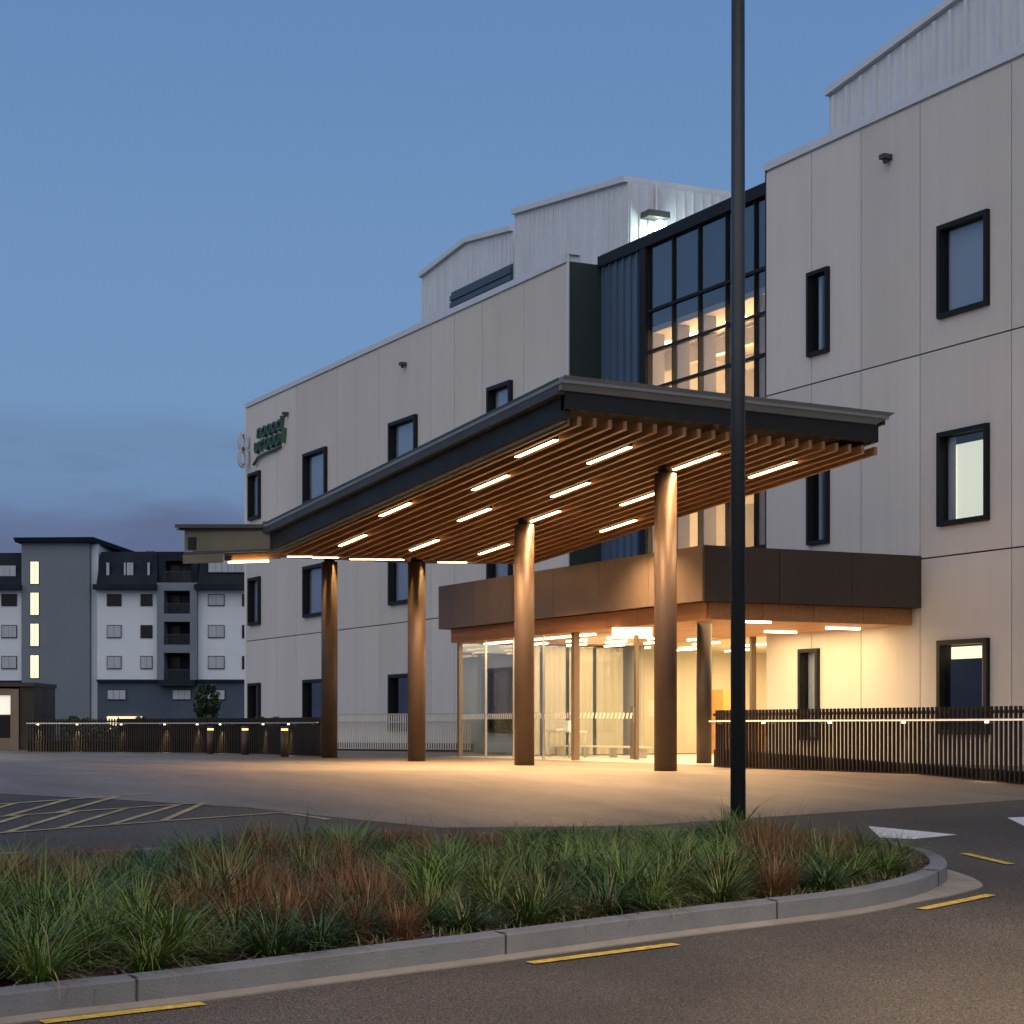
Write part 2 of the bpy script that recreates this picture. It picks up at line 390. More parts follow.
# rooms behind the curtain wall
rm = MB(); rx0, rx1 = cu0-3, LU0-.2
for z in (4.2, 8.4): rm.box(rx0, rx1, -9, CWY-.13, z-.35, z)
rm.build('floor_slab', 'pale_wall', HB)
MB().box(rx0, rx1, -9.1, -9, 4.2, 12.4).box(rx0-.1, rx0, -9, CWY-.13, 4.2, 12.4).box(rx1, rx1+.08, -9, CWY-.16, 4.2, 12.4).build('inner_wall', 'cream_wall', HB)
MB().box(rx0, rx1, -9, CWY-.13, 11.25, 11.4).box(rx0, rx1, -9, CWY-.13, 7.4, 7.5).build('ceiling', 'cream_wall', HB)
fn = MB()
for u in mu:
    for (a, b) in ((4.2, 7.4), (8.4, 11.24)): fn.box(u-.02, u+.05, CWY-.50, CWY-.13, a, b)
mat('fin_wood', (.20, .19, .18), .7)
fn.build('inner_fin', 'fin_wood', HB)
for (u, z, w_, h_, y) in ((38.6, 9.3, .9, 1.0, -6), (40.5, 9.0, 1.1, .5, -7.5), (42.2, 9.2, .7, 1.1, -5), (44.0, 9.0, .9, .6, -6.5), (39.5, 5.6, 1.0, 1.0, -6), (41.5, 5.4, .8, 1.2, -5), (43.2, 5.8, .8, .8, -7)):
    MB().box(u-w_/2, u+w_/2, y, y+.05, z, z+h_*1.3).build('glow_panel', 'warm_soft', HB)  # panels made to glow themselves, added for bright spots in the rooms
MB().box(cu0, cu1, CWY-.22, CWY-.12, 11.41, 13.5).build('spandrel', 'dark_cladding', HB)
bh = MB()
for z in (10.75, 6.95): bh.box(rx0, rx1, -3.0, -2.85, z, z+.44).box(rx0, rx1, -5.2, -5.05, z+.1, z+.44)
bh.build('bulkhead', 'cream_wall', HB)
for y, z in ((-2.1, 11.2), (-4.0, 11.2), (-6, 11.2), (-2.1, 7.35), (-4, 7.35)):
    for u in (37.6, 39.4, 41.2, 43.0, 44.8):
        u += .35*math.sin(y*3)
        MB().box(u-.42, u+.42, y-.10, y+.10, z, z+.04).build('ceiling_light', 'lobby_strip', HB)
cols = MB()
for u in (38.6, 42.8): cols.box(u-.2, u+.2, -4.7, -4.3, 4.2, 7.4).box(u-.2, u+.2, -4.7, -4.3, 8.4, 11.24)
cols.build('inner_column', 'pale_wall', HB)
for z in (9.9, 5.9):
    for u in (39.3, 43.0):
        l = bpy.data.lights.new('room_fill', 'POINT'); l.energy = 620; l.color = (1, .62, .29); l.shadow_soft_size = .25
        o = bpy.data.objects.new('room_fill', l); COL.objects.link(o); o.parent = HB; o.location = Vector((u, -3.2, z))-HB.location  # unseen fill added mid-room to brighten ceilings and walls
# plant rooms on the roof, Y=-3
PY = -3.0
def plant(pts, y0, name, pitch=.30, rib=.035, rw=.02):     # pts: (u, z) along the front edge, far to near
    mb = MB(); base = 13.3
    n = len(pts)
    def loft(m_, yb, yf, lo, hi):
        k = len(pts); vs = [(u, y, f(z)) for y in (yb, yf) for f in (lo, hi) for u, z in pts]; fs = [(0, k, 3*k, 2*k), (k-1, 3*k-1, 4*k-1, 2*k-1)]
        for i in range(k-1): fs += [(i, i+1, k+i+1, k+i), (2*k+i, 3*k+i, 3*k+i+1, 2*k+i+1), (k+i, k+i+1, 3*k+i+1, 3*k+i), (i, 2*k+i, 2*k+i+1, i+1)]
        m_.add(vs, fs)
    loft(mb, y0-9, y0, lambda z: base, lambda z: z)
    for (ua, za), (ub, zb) in zip(pts, pts[1:]):
        0 and mb.hexa([(ub, y0-9, base), (ua, y0-9, base), (ua, y0, base), (ub, y0, base), (ub, y0-9, zb), (ua, y0-9, za), (ua, y0, za), (ub, y0, zb)])
        k = max(1, int((ua-ub)/pitch))
        for i in range(k):
            t = (i+.5)/k; u = ua+(ub-ua)*t; z = za+(zb-za)*t
            mb.hexa([(u-rw, y0, base), (u+rw, y0, base), (u+rw, y0+rib, base), (u-rw, y0+rib, base), (u-rw, y0, z-.1), (u+rw, y0, z-.1), (u+rw, y0+rib, z-.1), (u-rw, y0+rib, z-.1)])
    o = mb.build('plant_room', 'plant_metal', HB)
    ro = MB()
    loft(ro, y0-9, y0+.14, lambda z: z+.003, lambda z: z+.17)
    for (ua, za), (ub, zb) in []:
        ro.hexa([(ub, y0-9, zb+.003), (ua, y0-9, za+.003), (ua, y0+.14, za+.003), (ub, y0+.14, zb+.003), (ub, y0-9, zb+.17), (ua, y0-9, za+.17), (ua, y0+.14, za+.17), (ub, y0+.14, zb+.17)])
    ro.build('roof', 'coping', o)
    return o
def pz(px, py, y): 
    u = fu(px, y); k = (CY-y)/UD*F; d = k/(px+455.0); return (u, (HY-py)/F*d+EYE)
pB = plant([pz(421.5, 278, PY), pz(467, 243, PY), pz(513, 231, PY)], PY, 'plant')
lu0, lz0 = pz(513, 270, PY+.05); lu1, lz1 = pz(451, 300, PY+.05)
lv = MB()
zl = (pz(513, 264, PY)[1]+pz(451, 293, PY)[1])/2; print('louvre', zl)
for i in range(9):
    z = zl-.3-.24*i; lv.box(fu(513, PY), fu(452, PY), PY+.04, PY+.09, z, z+.17)
lv.box(fu(513, PY), fu(452, PY), PY+.002, PY+.04, zl-2.4, zl)
lv.build('louvre', 'louvre', pB)
pC = plant([pz(514.5, 215, PY+.6), pz(628, 182, PY+.6)], PY+.6, 'plant')
ue, ze = pz(628, 182, PY+.6)
en = MB()
for i in range(30): en.box(ue-.035, ue, PY+.5-.3*i, PY+.54-.3*i, 13.3, ze-.05)
en.build('rib', 'plant_metal', pC)
MB().cyl((ue-.09, PY-.3, 13.3), (ue-.09, PY-.3, ze), .04).build('downpipe', 'coping', pC)
xr = (656-512)/F; dr = (ue-.3)/(UD+UX*xr); yr = CY-UD*xr*dr+UX*dr; zr_ = (HY-219)/F*dr+EYE; print('flood', ue, yr, zr_, ze)
fxo = MB().box(ue-.5, ue-.02, yr-.35, yr+.35, zr_+.02, zr_+.2).build('floodlight', 'lamp_housing', pC)
MB().sphere((ue-.30, yr-.12, zr_-.22), .2).build('bulb', 'white_fixture', fxo)
l = bpy.data.lights.new('flood', 'POINT'); l.energy = 60; l.color = (.82, 1, .88); l.shadow_soft_size = .2
o = bpy.data.objects.new('flood', l); COL.objects.link(o); o.parent = HB; o.location = Vector((ue-.6, yr-.12, zr_-.45))-HB.location
pA = plant([pz(829, 97, PY), (pz(829, 97, PY)[0]-4.9, pz(829, 97, PY)[1]+.72), (pz(829, 97, PY)[0]-17, pz(829, 97, PY)[1]+2.5)], PY, 'plant', pitch=.52, rib=.10, rw=.04)
# little cameras on the wall
for px, py in ((886, 157), (403, 364), (285.5, 413.5)):
    u, z = pz(px, py, 0.1)
    MB().box(u-.09, u+.09, 0, .22, z-.05, z+.05).cyl((u, .12, z-.04), (u, .12, z-.13), .06, .05).build('security_camera', 'lamp_housing', HB)

# ---------- entrance lobby with bronze fascia ----------
EL = thing('entrance_lobby', (37.3, 2.6, 0), 'glass walled entrance lobby under a deep bronze fascia, joined to the pale building', 'entrance')
fu0, fu1, FY = 31.17, 43.44, 5.27
fa = MB()
# fascia panels, front (6) and near side (3)
def panels(mb, a, b, n, fixed, axis, z0, z1, t=.06):
    for i in range(n):
        p = a+(b-a)*i/n+.006; q = a+(b-a)*(i+1)/n-.006
        if axis == 'x': mb.box(p, q, fixed-t, fixed, z0, z1)
        else: mb.box(fixed, fixed+t, p, q, z0, z1)
panels(fa, fu0+.061, fu1, 6, FY, 'x', 3.19, 4.26)
fa.build('fascia', 'bronze', EL)
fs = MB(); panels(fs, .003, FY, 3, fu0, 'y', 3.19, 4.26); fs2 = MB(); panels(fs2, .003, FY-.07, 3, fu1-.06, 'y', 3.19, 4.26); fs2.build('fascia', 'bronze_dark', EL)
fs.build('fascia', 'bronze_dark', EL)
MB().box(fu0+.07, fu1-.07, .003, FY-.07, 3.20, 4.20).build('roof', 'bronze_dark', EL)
tr = MB(); panels(tr, fu0+.35, fu1-.15, 9, 5.0, 'x', 2.85, 3.19, .04); panels(tr, .003, 4.955, 4, fu0+.31, 'y', 2.85, 3.19, .04)
tr.build('transom', 'timber', EL)
MB().box(fu0+.36, fu1-.16, .003, 4.95, 2.852, 3.19).build('soffit', 'timber', EL)
# porch column
MB().cyl((32.77, 4.25, 0), (32.77, 4.25, 2.85), .155, .155, 24).build('column', 'bronze_dark', EL)
# glass walls
GU = 37.2
gl = EL
def gpanel(a, b, y0, y1, z1=2.85):
    MB().box(min(a, b), max(a, b), min(y0, y1), max(y0, y1), .02, z1).build('glass_panel', 'clear_glass', EL)
us = [GU, 38.7, 40.2, 41.7, 43.2]
for a, b in zip(us, us[1:]): gpanel(a+.01, b-.01, 4.79, 4.80)
for a, b in zip((.1, 1.6, 3.2), (1.55, 3.15, 4.75)): gpanel(43.2, 43.21, a, b)
gpanel(GU, GU+.01, 3.25, 4.75); gpanel(GU, GU+.01, .1, 1.3)
ms = MB()
for u in (38.7, 40.2, 41.7): ms.box(u-.012, u+.012, 4.775, 4.83, 0, 2.85)
ms.build('mullion', 'steel', EL)
for (u, y, w_) in ((GU, 4.79, .07), (43.2, 4.79, .05)): MB().box(u-w_, u+w_, y-w_, y+w_, 0, 2.85).build('post', 'bronze', EL)
for y0_, y1_ in ((3.18, 3.26), (.004, .14), (1.28, 1.36)): MB().box(GU-.04, GU+.04, y0_, y1_, 0, 2.85).build('door_frame', 'bronze', EL)
st = MB()
for i in range(60):
    u = GU+.1+i*.1
    if u < 43.1: st.hexa([(u, 4.801, .94), (u+.05, 4.801, .94), (u+.05, 4.804, .94), (u, 4.804, .94), (u+.03, 4.801, 1.07), (u+.08, 4.801, 1.07), (u+.08, 4.804, 1.07), (u+.03, 4.804, 1.07)])
st.build('glass_marking', 'white_paint', EL); st = MB()
for i in range(14):
    y = 3.35+i*.1; st.hexa([(GU-.004, y, .94), (GU-.001, y, .94), (GU-.001, y+.05, .94), (GU-.004, y+.05, .94), (GU-.004, y-.03, 1.07), (GU-.001, y-.03, 1.07), (GU-.001, y+.02, 1.07), (GU-.004, y+.02, 1.07)])
st.build('glass_marking', 'white_paint', EL)
MB().box(fu0+.2, fu1+.3, -9, 5.1, .006, .014).build('floor', 'floor_tile', EL)
# inner wall and hall beyond
MB().box(42.9, 46.4, -.4, -.3, 0, 3.3).build('inner_wall', 'sage_wall', EL)
MB().box(35.2, 46.4, -7.1, -7.0, 0, 3.3).box(46.4, 46.5, -7, -.3, 0, 3.3).box(35.1, 35.2, -7, -.3, 0, 3.3).build('inner_wall', 'cream_wall', EL)
MB().box(35.2, 46.4, -7, -.3, 2.9, 3.0).box(43.3, 46.3, -.3, -.1, 3.0, 3.1).build('ceiling', 'cream_wall', EL)
MB().box(40.0, 42.9, -.36, -.32, 0, 2.9).build('inner_glass', 'clear_glass', EL)
MB().box(39.97, 40.03, -.4, -.3, 0, 2.9).box(41.4, 41.46, -.4, -.3, 0, 2.9).build('inner_frame', 'steel', EL)
MB().box(39.0, 39.9, -6.99, -6.95, 0, 2.2).build('inner_door', 'timber', EL)
MB().box(44.0, 45.2, -6.99, -6.96, .9, 2.1).build('wall_panel', 'sage_wall', EL)
# lights in the soffits
def strip(x0, x1, y0, y1, z, m='lobby_strip'): MB().box(x0, x1, y0, y1, z-.02, z+.02).build('linear_light', m, EL)
for (a, b, py) in ((744, 771, 622), (764, 797, 632), (825, 861, 628.5)):
    d = (2.83-EYE)*F/(HY-py); p = c2w(((a+b)/2-512)/F*d, d, 0); L = (b-a)/F*d*.56
    strip(p.x-.04, p.x+.04, p.y-L, p.y+L, 2.83)
tq = [c2w((a-512)/F*((2.835-EYE)*F/(HY-b)), (2.835-EYE)*F/(HY-b), 0) for a, b in ((612, 628), (652, 628), (652, 638), (612, 638))]
MB().prism([(q.x, q.y) for q in tq], 2.825, 2.848).build('light_trough', 'warm_soft', EL); strip(37.4, 40.4, 4.15, 4.22, 2.83); strip(41, 43, 4.15, 4.22, 2.83)
for y in (.8, 1.9, 3.0):
    for u in (38.4, 40.4, 42.4): strip(u-.5, u+.5, y-.02, y+.02, 2.83)
for y in (-1.2, -2.8, -4.4, -6.0):
    for u in (37.4, 41.2, 44.6): strip(u-.6, u+.6, y-.03, y+.03, 2.88)
area((40.3, 2.6, 2.845), (0, 0, 0), 5, 4, 430, (1, .74, .46), EL)
area((40.5, -3.6, 2.8), (0, 0, 0), 9, 5, 1150, (1, .72, .40), EL)
area((34.3, 2.4, 2.845), (0, 0, 0), 4, 4, 330, (1, .68, .33), EL)
# furniture in the hall
rd = thing('reception_desk', (42.2, -3.6, 0), 'orange timber reception desk and screen inside the lit entrance hall', 'desk')
MB().box(41.2, 43.2, -3.9, -3.3, .02, 1.05).build('counter', 'orange_wood', rd); MB().box(41.1, 43.3, -4.0, -3.2, 1.051, 1.1).build('worktop', 'white_paint', rd)
pu = fu(722, -3.1)
MB().box(pu-.35, pu+.35, -3.19, -2.9, .02, 1.75).build('screen_panel', 'orange_wood', rd)
bn = thing('low_bench', (41.2, 2.0, 0), 'long low white bench behind the lobby glass', 'bench')
MB().box(38.6, 43.0, 1.95, 2.25, .25, .29).build('seat', 'cream_wall', bn)
for u in (38.8, 40.2, 41.6, 42.9): MB().box(u-.02, u+.02, 2.0, 2.2, .014, .24).build('leg', 'steel', bn)
ct = thing('lobby_curtain', (43.1, 1.6, 0), 'pale sheer curtain hanging at the far end of the glass lobby', 'curtain')
sheer()
for a, b in ((.15, .95), (1.05, 1.75), (1.85, 2.45), (2.6, 3.1)):
    cm0 = MB(); n = 12; ys0 = [a+(b-a)*i/n for i in range(n+1)]
    for i in range(n): cm0.bar((43.08+.015*math.sin(i*1.9), ys0[i], 1.42), (43.08+.015*math.sin(i*1.9+1.9), ys0[i+1], 1.42), .004, 2.76)
    cm0.build('fabric', 'sheer', ct)
tb = thing('side_table', (40.2, 3.4, 0), 'small white table behind the lobby glass beside the round column', 'table')
MB().box(39.7, 40.8, 3.1, 3.6, .62, .66).build('table_top', 'white_paint', tb)
for a in (39.75, 40.75):
    for b in (3.14, 3.56): MB().cyl((a, b, .014), (a, b, .62), .015, n=8).build('leg', 'steel', tb)
bx = MB().box(40.0, 40.3, 3.2, 3.45, .661, .9).build('carton', 'white_paint', bevel=.01); tag(bx, 'white box standing on the small table behind the glass', 'box')
dp = thing('door_post', (36.6, 4.6, 0), 'bronze access post with pale lit panel beside the lobby glass', 'post')
q = gp(634, 759.5); dp.location = (q.x, q.y, 0)
MB().box(q.x-.07, q.x+.07, q.y-.07, q.y+.07, .014, 1.25).build('post_body', 'bronze', dp, bevel=.01)
MB().box(q.x-.085, q.x-.0705, q.y-.05, q.y+.05, .85, 1.2).build('panel', 'kiosk_glow', dp)

# ---------- canopy ----------
K1, K2 = -.0707, .079; UV = 38.0; H0 = 6.338
def hs(u): return EYE+(H0+K1*u if u < UV else H0+K1*UV+K2*(u-UV))     # slat underside
Y0, Y1 = 5.42, 11.44; UE = 44.4
def un(y): return 25.29+(11.44-y)*.061                                   # the skewed near edge
CN = thing('entrance_canopy', (34, 8.2, 0), 'large dark steel canopy with timber slat ceiling and glowing light strips on four round columns', 'canopy')
def slab(mb, y0, y1, dz0, dz1, near=0.0, far=UE):      # follows the butterfly profile
    a0, a1 = un(y0)-near, un(y1)-near
    vs = []
    for y, ul in ((y0, (a0, UV, far)), (y1, (a1, UV, far))):
        for dz in (dz0, dz1): vs += [(u, y, hs(u)+dz) for u in ul]
    # 0-2 y0 low, 3-5 y0 high, 6-8 y1 low, 9-11 y1 high
    return mb.add(vs, [(0, 1, 4, 3), (1, 2, 5, 4), (6, 9, 10, 7), (7, 10, 11, 8), (0, 6, 7, 1), (1, 7, 8, 2), (3, 4, 10, 9), (4, 5, 11, 10), (0, 3, 9, 6), (2, 8, 11, 5)])
slab(MB(), Y0-.05, Y1+.28, .55, .60, .30).build('roof', 'zinc', CN)
# zinc fascia on the near edge, flared; dark gutter on the long outer edge
nf = MB()
def nedge(y, off): return un(y)-off
y0, y1 = Y0-.28, Y1+.32
def P(y, off, dz): u = nedge(y, off); return (u, y, hs(u)+dz)
nf.hexa([P(y0+.42, .20, .46), P(y0+.42, .12, .46), P(y1-.06, .12, .46), P(y1-.06, .20, .46), P(y0+.13, .34, .65), P(y0+.13, .12, .65), P(y1-.06, .12, .65), P(y1-.06, .34, .65)])
nf.build('fascia', 'zinc', CN)
slab(MB(), Y1+.14, Y1+.27, .42, .655, .14, 38.3).build('gutter', 'canopy_gutter', CN)
slab(MB(), Y0-.12, Y0-.052, .50, .64, .11).build('gutter', 'canopy_gutter', CN)
# dark perimeter beams
slab(MB(), Y1+.03, Y1+.139, .08, .50, .1, 38.3).build('edge_beam', 'canopy_steel', CN)
slab(MB(), Y0+.02, Y0+.20, .20, .54, .1).build('edge_beam', 'canopy_steel', CN)
eb = MB(); eb.hexa([P(Y0+.1, .16, .20), P(Y0+.1, 0, .20), P(Y1+.139, 0, .20), P(Y1+.139, .16, .20), P(Y0+.1, .16, .50), P(Y0+.1, 0, .50), P(Y1+.139, 0, .50), P(Y1+.139, .16, .50)])
eb.build('edge_beam', 'canopy_steel', CN)
slab(MB(), Y1-.02, Y1+.028, .0, .12, 0, 38.3).build('trim', 'olive_panel', CN)
slab(MB(), Y1+.029, Y1+.10, .04, .078, 0, 38.3).build('trim', 'olive_panel', CN)
# dark deck above the slats
slab(MB(), Y0+.201, Y1+.029, .38, .45, -.02).build('deck', 'canopy_steel', CN)
pb = MB()
for u in (27.9, 30.5, 33.1, 35.7, 38.2, 40.8, 43.4): pb.box(u-.05, u+.05, Y0+.21, Y1+.02, hs(u)+.22, hs(u)+.379)
pb.build('purlin', 'canopy_steel', CN)
# slats
sl = MB(); NS = 22; ys = [Y0+.04+(5.86-.04)*i/(NS-1) for i in range(NS)]
for y in ys: slab(sl, y-.034, y+.034, 0, .13, 0.05)
tag(sl.build('slat_ceiling', 'timber_slat', CN))
cb = MB()
for u in (26.9, 29.2, 31.8, 34.4, 36.9, 39.5, 42.1): cb.box(u-.03, u+.03, Y0+.1, Y1-.5, hs(u)+.165, hs(u)+.2)
cb.build('cross_batten', 'canopy_steel', CN)
# light strips
ends = [((500.7, 457), (547.8, 436.8)), ((466.6, 491), (507.7, 473)), ((371.6, 516.6), (406.8, 501)), ((449.7, 522), (486.6, 506)), ((341, 547.6), (372.7, 532.8)),
        ((413, 552), (446, 538)), ((482.4, 555.3), (514.7, 543)), ((586.8, 464.6), (635.8, 445)), ((546, 498), (589.4, 480.2)), ((533.7, 522), (562.7, 512)),
        ((677.7, 469), (719.6, 453.5)), ((622, 503.6), (653.6, 492.5)), ((594.2, 532), (634.3, 518.4)), ((745, 478.4), (799, 460))]
def hit(px, py):                    # ray against the near soffit plane
    x = (px-512)/F; h = (HY-py)/F; c = UD+UX*x; d = H0/(h-K1*c); return c2w(x*d, d, 0)
for a, b in ends:
    p, q = hit(*a), hit(*b); y = (p.y+q.y)/2; j = min(range(NS-1), key=lambda i: abs((ys[i]+ys[i+1])/2-y)); y = (ys[j]+ys[j+1])/2
    um = (p.x+q.x)/2; L = .68
    um = min(um, UV-L-.05)
    def bx_(z0, z1, w_): return MB().hexa([(um-L, y-w_, hs(um-L)+z0), (um+L, y-w_, hs(um+L)+z0), (um+L, y+w_, hs(um+L)+z0), (um-L, y+w_, hs(um-L)+z0),
               (um-L, y-w_, hs(um-L)+z1), (um+L, y-w_, hs(um+L)+z1), (um+L, y+w_, hs(um+L)+z1), (um-L, y+w_, hs(um-L)+z1)])
    ll = bx_(-.004, .08, .04).build('linear_light', 'lamp_housing', CN)
    bx_(-.016, -.0045, .036).build('diffuser', 'strip_light', ll)
    l = bpy.data.lights.new('downlight', 'AREA'); l.shape = 'RECTANGLE'; l.size = 2*L; l.size_y = .05; l.energy = 55 if a[0] in (677.7, 533.7) else 175; l.color = (1, .60, .30); l.spread = math.radians(122)
    o = bpy.data.objects.new('downlight', l); COL.objects.link(o); o.parent = CN; o.location = Vector((um, y, hs(um)-.06))-CN.location
for a, b in ((240, 267), (288, 311), (312.5, 337.6), (350, 375), (377, 402.7), (439, 465)):
    px = (a+b)/2; um = 41.3 if int(a) % 2 == 0 else 40.2
    # depth on this column at that u
    x = (px-512)/F; d = um/(UD+UX*x); y = CY-UD*x*d+UX*d; L = .75
    MB().hexa([(um-L, y-.024, hs(um-L)-.012), (um+L, y-.024, hs(um+L)-.012), (um+L, y+.024, hs(um+L)-.012), (um-L, y+.024, hs(um-L)-.012),
               (um-L, y-.024, hs(um-L)+.012), (um+L, y-.024, hs(um+L)+.012), (um+L, y+.024, hs(um+L)+.012), (um-L, y+.024, hs(um-L)+.012)]).build('linear_light', 'strip_light', CN)
# the short wing that reaches out over the drive
wA = (38.05, 11.45); wB = (39.7, 12.97)
wp = [wA, wB, (44.3, 11.55), (44.3, 11.46)]
zt_ = lambda p: EYE+3.75+.52+K2*0
dz_ = lambda k, c=0: (lambda p: EYE+k*depth_of((p[0], p[1]))+c)
MB().prism(wp, dz_(.0922), dz_(.1032)).build('wing_box', 'olive_panel', CN)
MB().prism([(37.95, 11.45), (39.65, 13.2), (44.4, 11.75), (44.4, 11.44)], dz_(.1043), dz_(.1062)).build('wing_roof', 'canopy_gutter', CN)
MB().prism([(38.0, 11.46), (39.66, 13.1), (44.35, 11.67), (44.35, 11.5)], dz_(.1032, .001), dz_(.1043)).build('wing_trim', 'canopy_steel', CN)
pA_, pB_ = Vector((*wA, 0)), Vector((*wB, 0)); dn = (pB_-pA_).normalized(); nn = Vector((-dn.y, dn.x, 0))
nn = nn if nn.x < 0 else -nn
def wf(t0, t1, z0, z1, off, name, m):
    a = pA_+dn*t0+nn*off; b = pA_+dn*t1+nn*off; mb = MB()
    mb.hexa([(a.x, a.y, z0), (b.x, b.y, z0), (b.x-nn.x*.05, b.y-nn.y*.05, z0), (a.x-nn.x*.05, a.y-nn.y*.05, z0), (a.x, a.y, z1), (b.x, b.y, z1), (b.x-nn.x*.05, b.y-nn.y*.05, z1), (a.x-nn.x*.05, a.y-nn.y*.05, z1)])
    mb.build(name, m, CN)
wl = (pB_-pA_).length
wf(wl-.28, wl-.1, EYE+3.80, EYE+4.06, .03, 'vent', 'black_frame')
wf(0, wl, EYE+3.70, EYE+3.75, .03, 'trim', 'canopy_gutter')
wf(wl-.95, wl+.03, EYE+3.50, EYE+3.69, .02, 'lower_panel', 'olive_panel')
wf(.1, wl-1.0, EYE+3.56, EYE+3.69, -.25, 'lower_panel', 'timber')
wf(.35, 1.3, EYE+3.50, EYE+3.54, -.2, 'linear_light', 'lobby_strip')
# columns
for i, u in enumerate((27.8, 33.05, 38.2, 43.4)):
    top = hs(u)+.15
    c = MB().cyl((u, 8.2, -.12), (u, 8.2, top-.22), .195, .195, 40).build('column', 'column_bronze', CN)
    MB().cyl((u, 8.2, top-.219), (u, 8.2, top+.25), .13, .13, 20).box(u-.28, u+.28, 7.98, 8.42, top-.05, top+.05).build('column_cap', 'canopy_steel', c)
    z = top-.16
    ang = math.radians(180-30)      # towards the camera, a little to its right
    dx, dy = -.86, -.10
    n_ = Vector((-.93, -.36 if False else .30, 0)).normalized()
    n_ = Vector((-.98, .02, 0)).normalized()
    MB().cyl((u+n_.x*.31, 8.2+n_.y*.31, z+.28), (u+n_.x*.31, 8.2+n_.y*.31, z+.42), .045, .045, 12).box(u+n_.x*.31-.02, u-.1, 8.2+n_.y*.31-.02, 8.2+n_.y*.31+.02, z+.43, z+.46).build('spotlight', 'lamp_housing', c)
    l = bpy.data.lights.new('spot', 'SPOT'); l.energy = 520; l.spot_size = math.radians(27); l.spot_blend = 1; l.color = (1, .66, .28); l.shadow_soft_size = .03
    so = bpy.data.objects.new('spot_light', l); COL.objects.link(so); so.parent = CN
    p = Vector((u+n_.x*.31, 8.2+n_.y*.31, z+.24)); so.location = p-CN.location
    so.rotation_euler = (Vector((u+n_.x*.19, 8.2+n_.y*.19, z-.42))-p).to_track_quat('-Z', 'Y').to_euler()

# ---------- lamp post ----------
def lamp_post(p, label, r=.083, h=10.5, head=Vector((-1, 0, 0)), power=0, colr=(1, .72, .45)):
    t = thing('lamp_post', p, label, 'lamp post'); z = p.z
    MB().cyl((p.x, p.y, z+.1), (p.x, p.y, z+h), r, r*.86, 24).build('pole', 'pole_paint', t)
    MB().cyl((p.x, p.y, z+.04), (p.x, p.y, z+.17), .21, .20, 20).build('base_plate', 'lamp_housing', t, bevel=.02)
    q = p+head*.9; MB().bar((*(p-head*.12).xy, z+h+.08), (*q.xy, z+h+.08), .3, .12).build('lamp_head', 'lamp_housing', t, bevel=.03)
    MB().bar((*(p+head*.3).xy, z+h+.005), (*(p+head*.8).xy, z+h+.005), .22, .02).build('lamp_lens', 'warm_soft', t)
    if power:
        l = bpy.data.lights.new('street_light', 'SPOT'); l.energy = power; l.color = colr; l.spot_size = math.radians(150); l.spot_blend = 1; l.shadow_soft_size = .15
        o = bpy.data.objects.new('street_light', l); COL.objects.link(o); o.parent = t; o.location = head*.55+Vector((0, 0, h-.05))
    return t
pb_ = gp(738, 835.5, 0); bz = pb_.z
lamp_post(pb_, 'tall dark grey tapered lamp post standing in the planted island')
def camp(x, d): return c2w(x, d, gz(d))
lamp_post(camp(5.2, 9.5), 'street lamp just outside the right edge of the picture beside the road', h=7, head=-(c2w(1, 0, 0)-c2w(0, 0, 0)), power=4200)
lamp_post(camp(-20, 46), 'street lamp just outside the left edge of the picture over the car park', h=6, head=(c2w(1, 0, 0)-c2w(0, 0, 0)), power=8500, colr=(1, .9, .66))

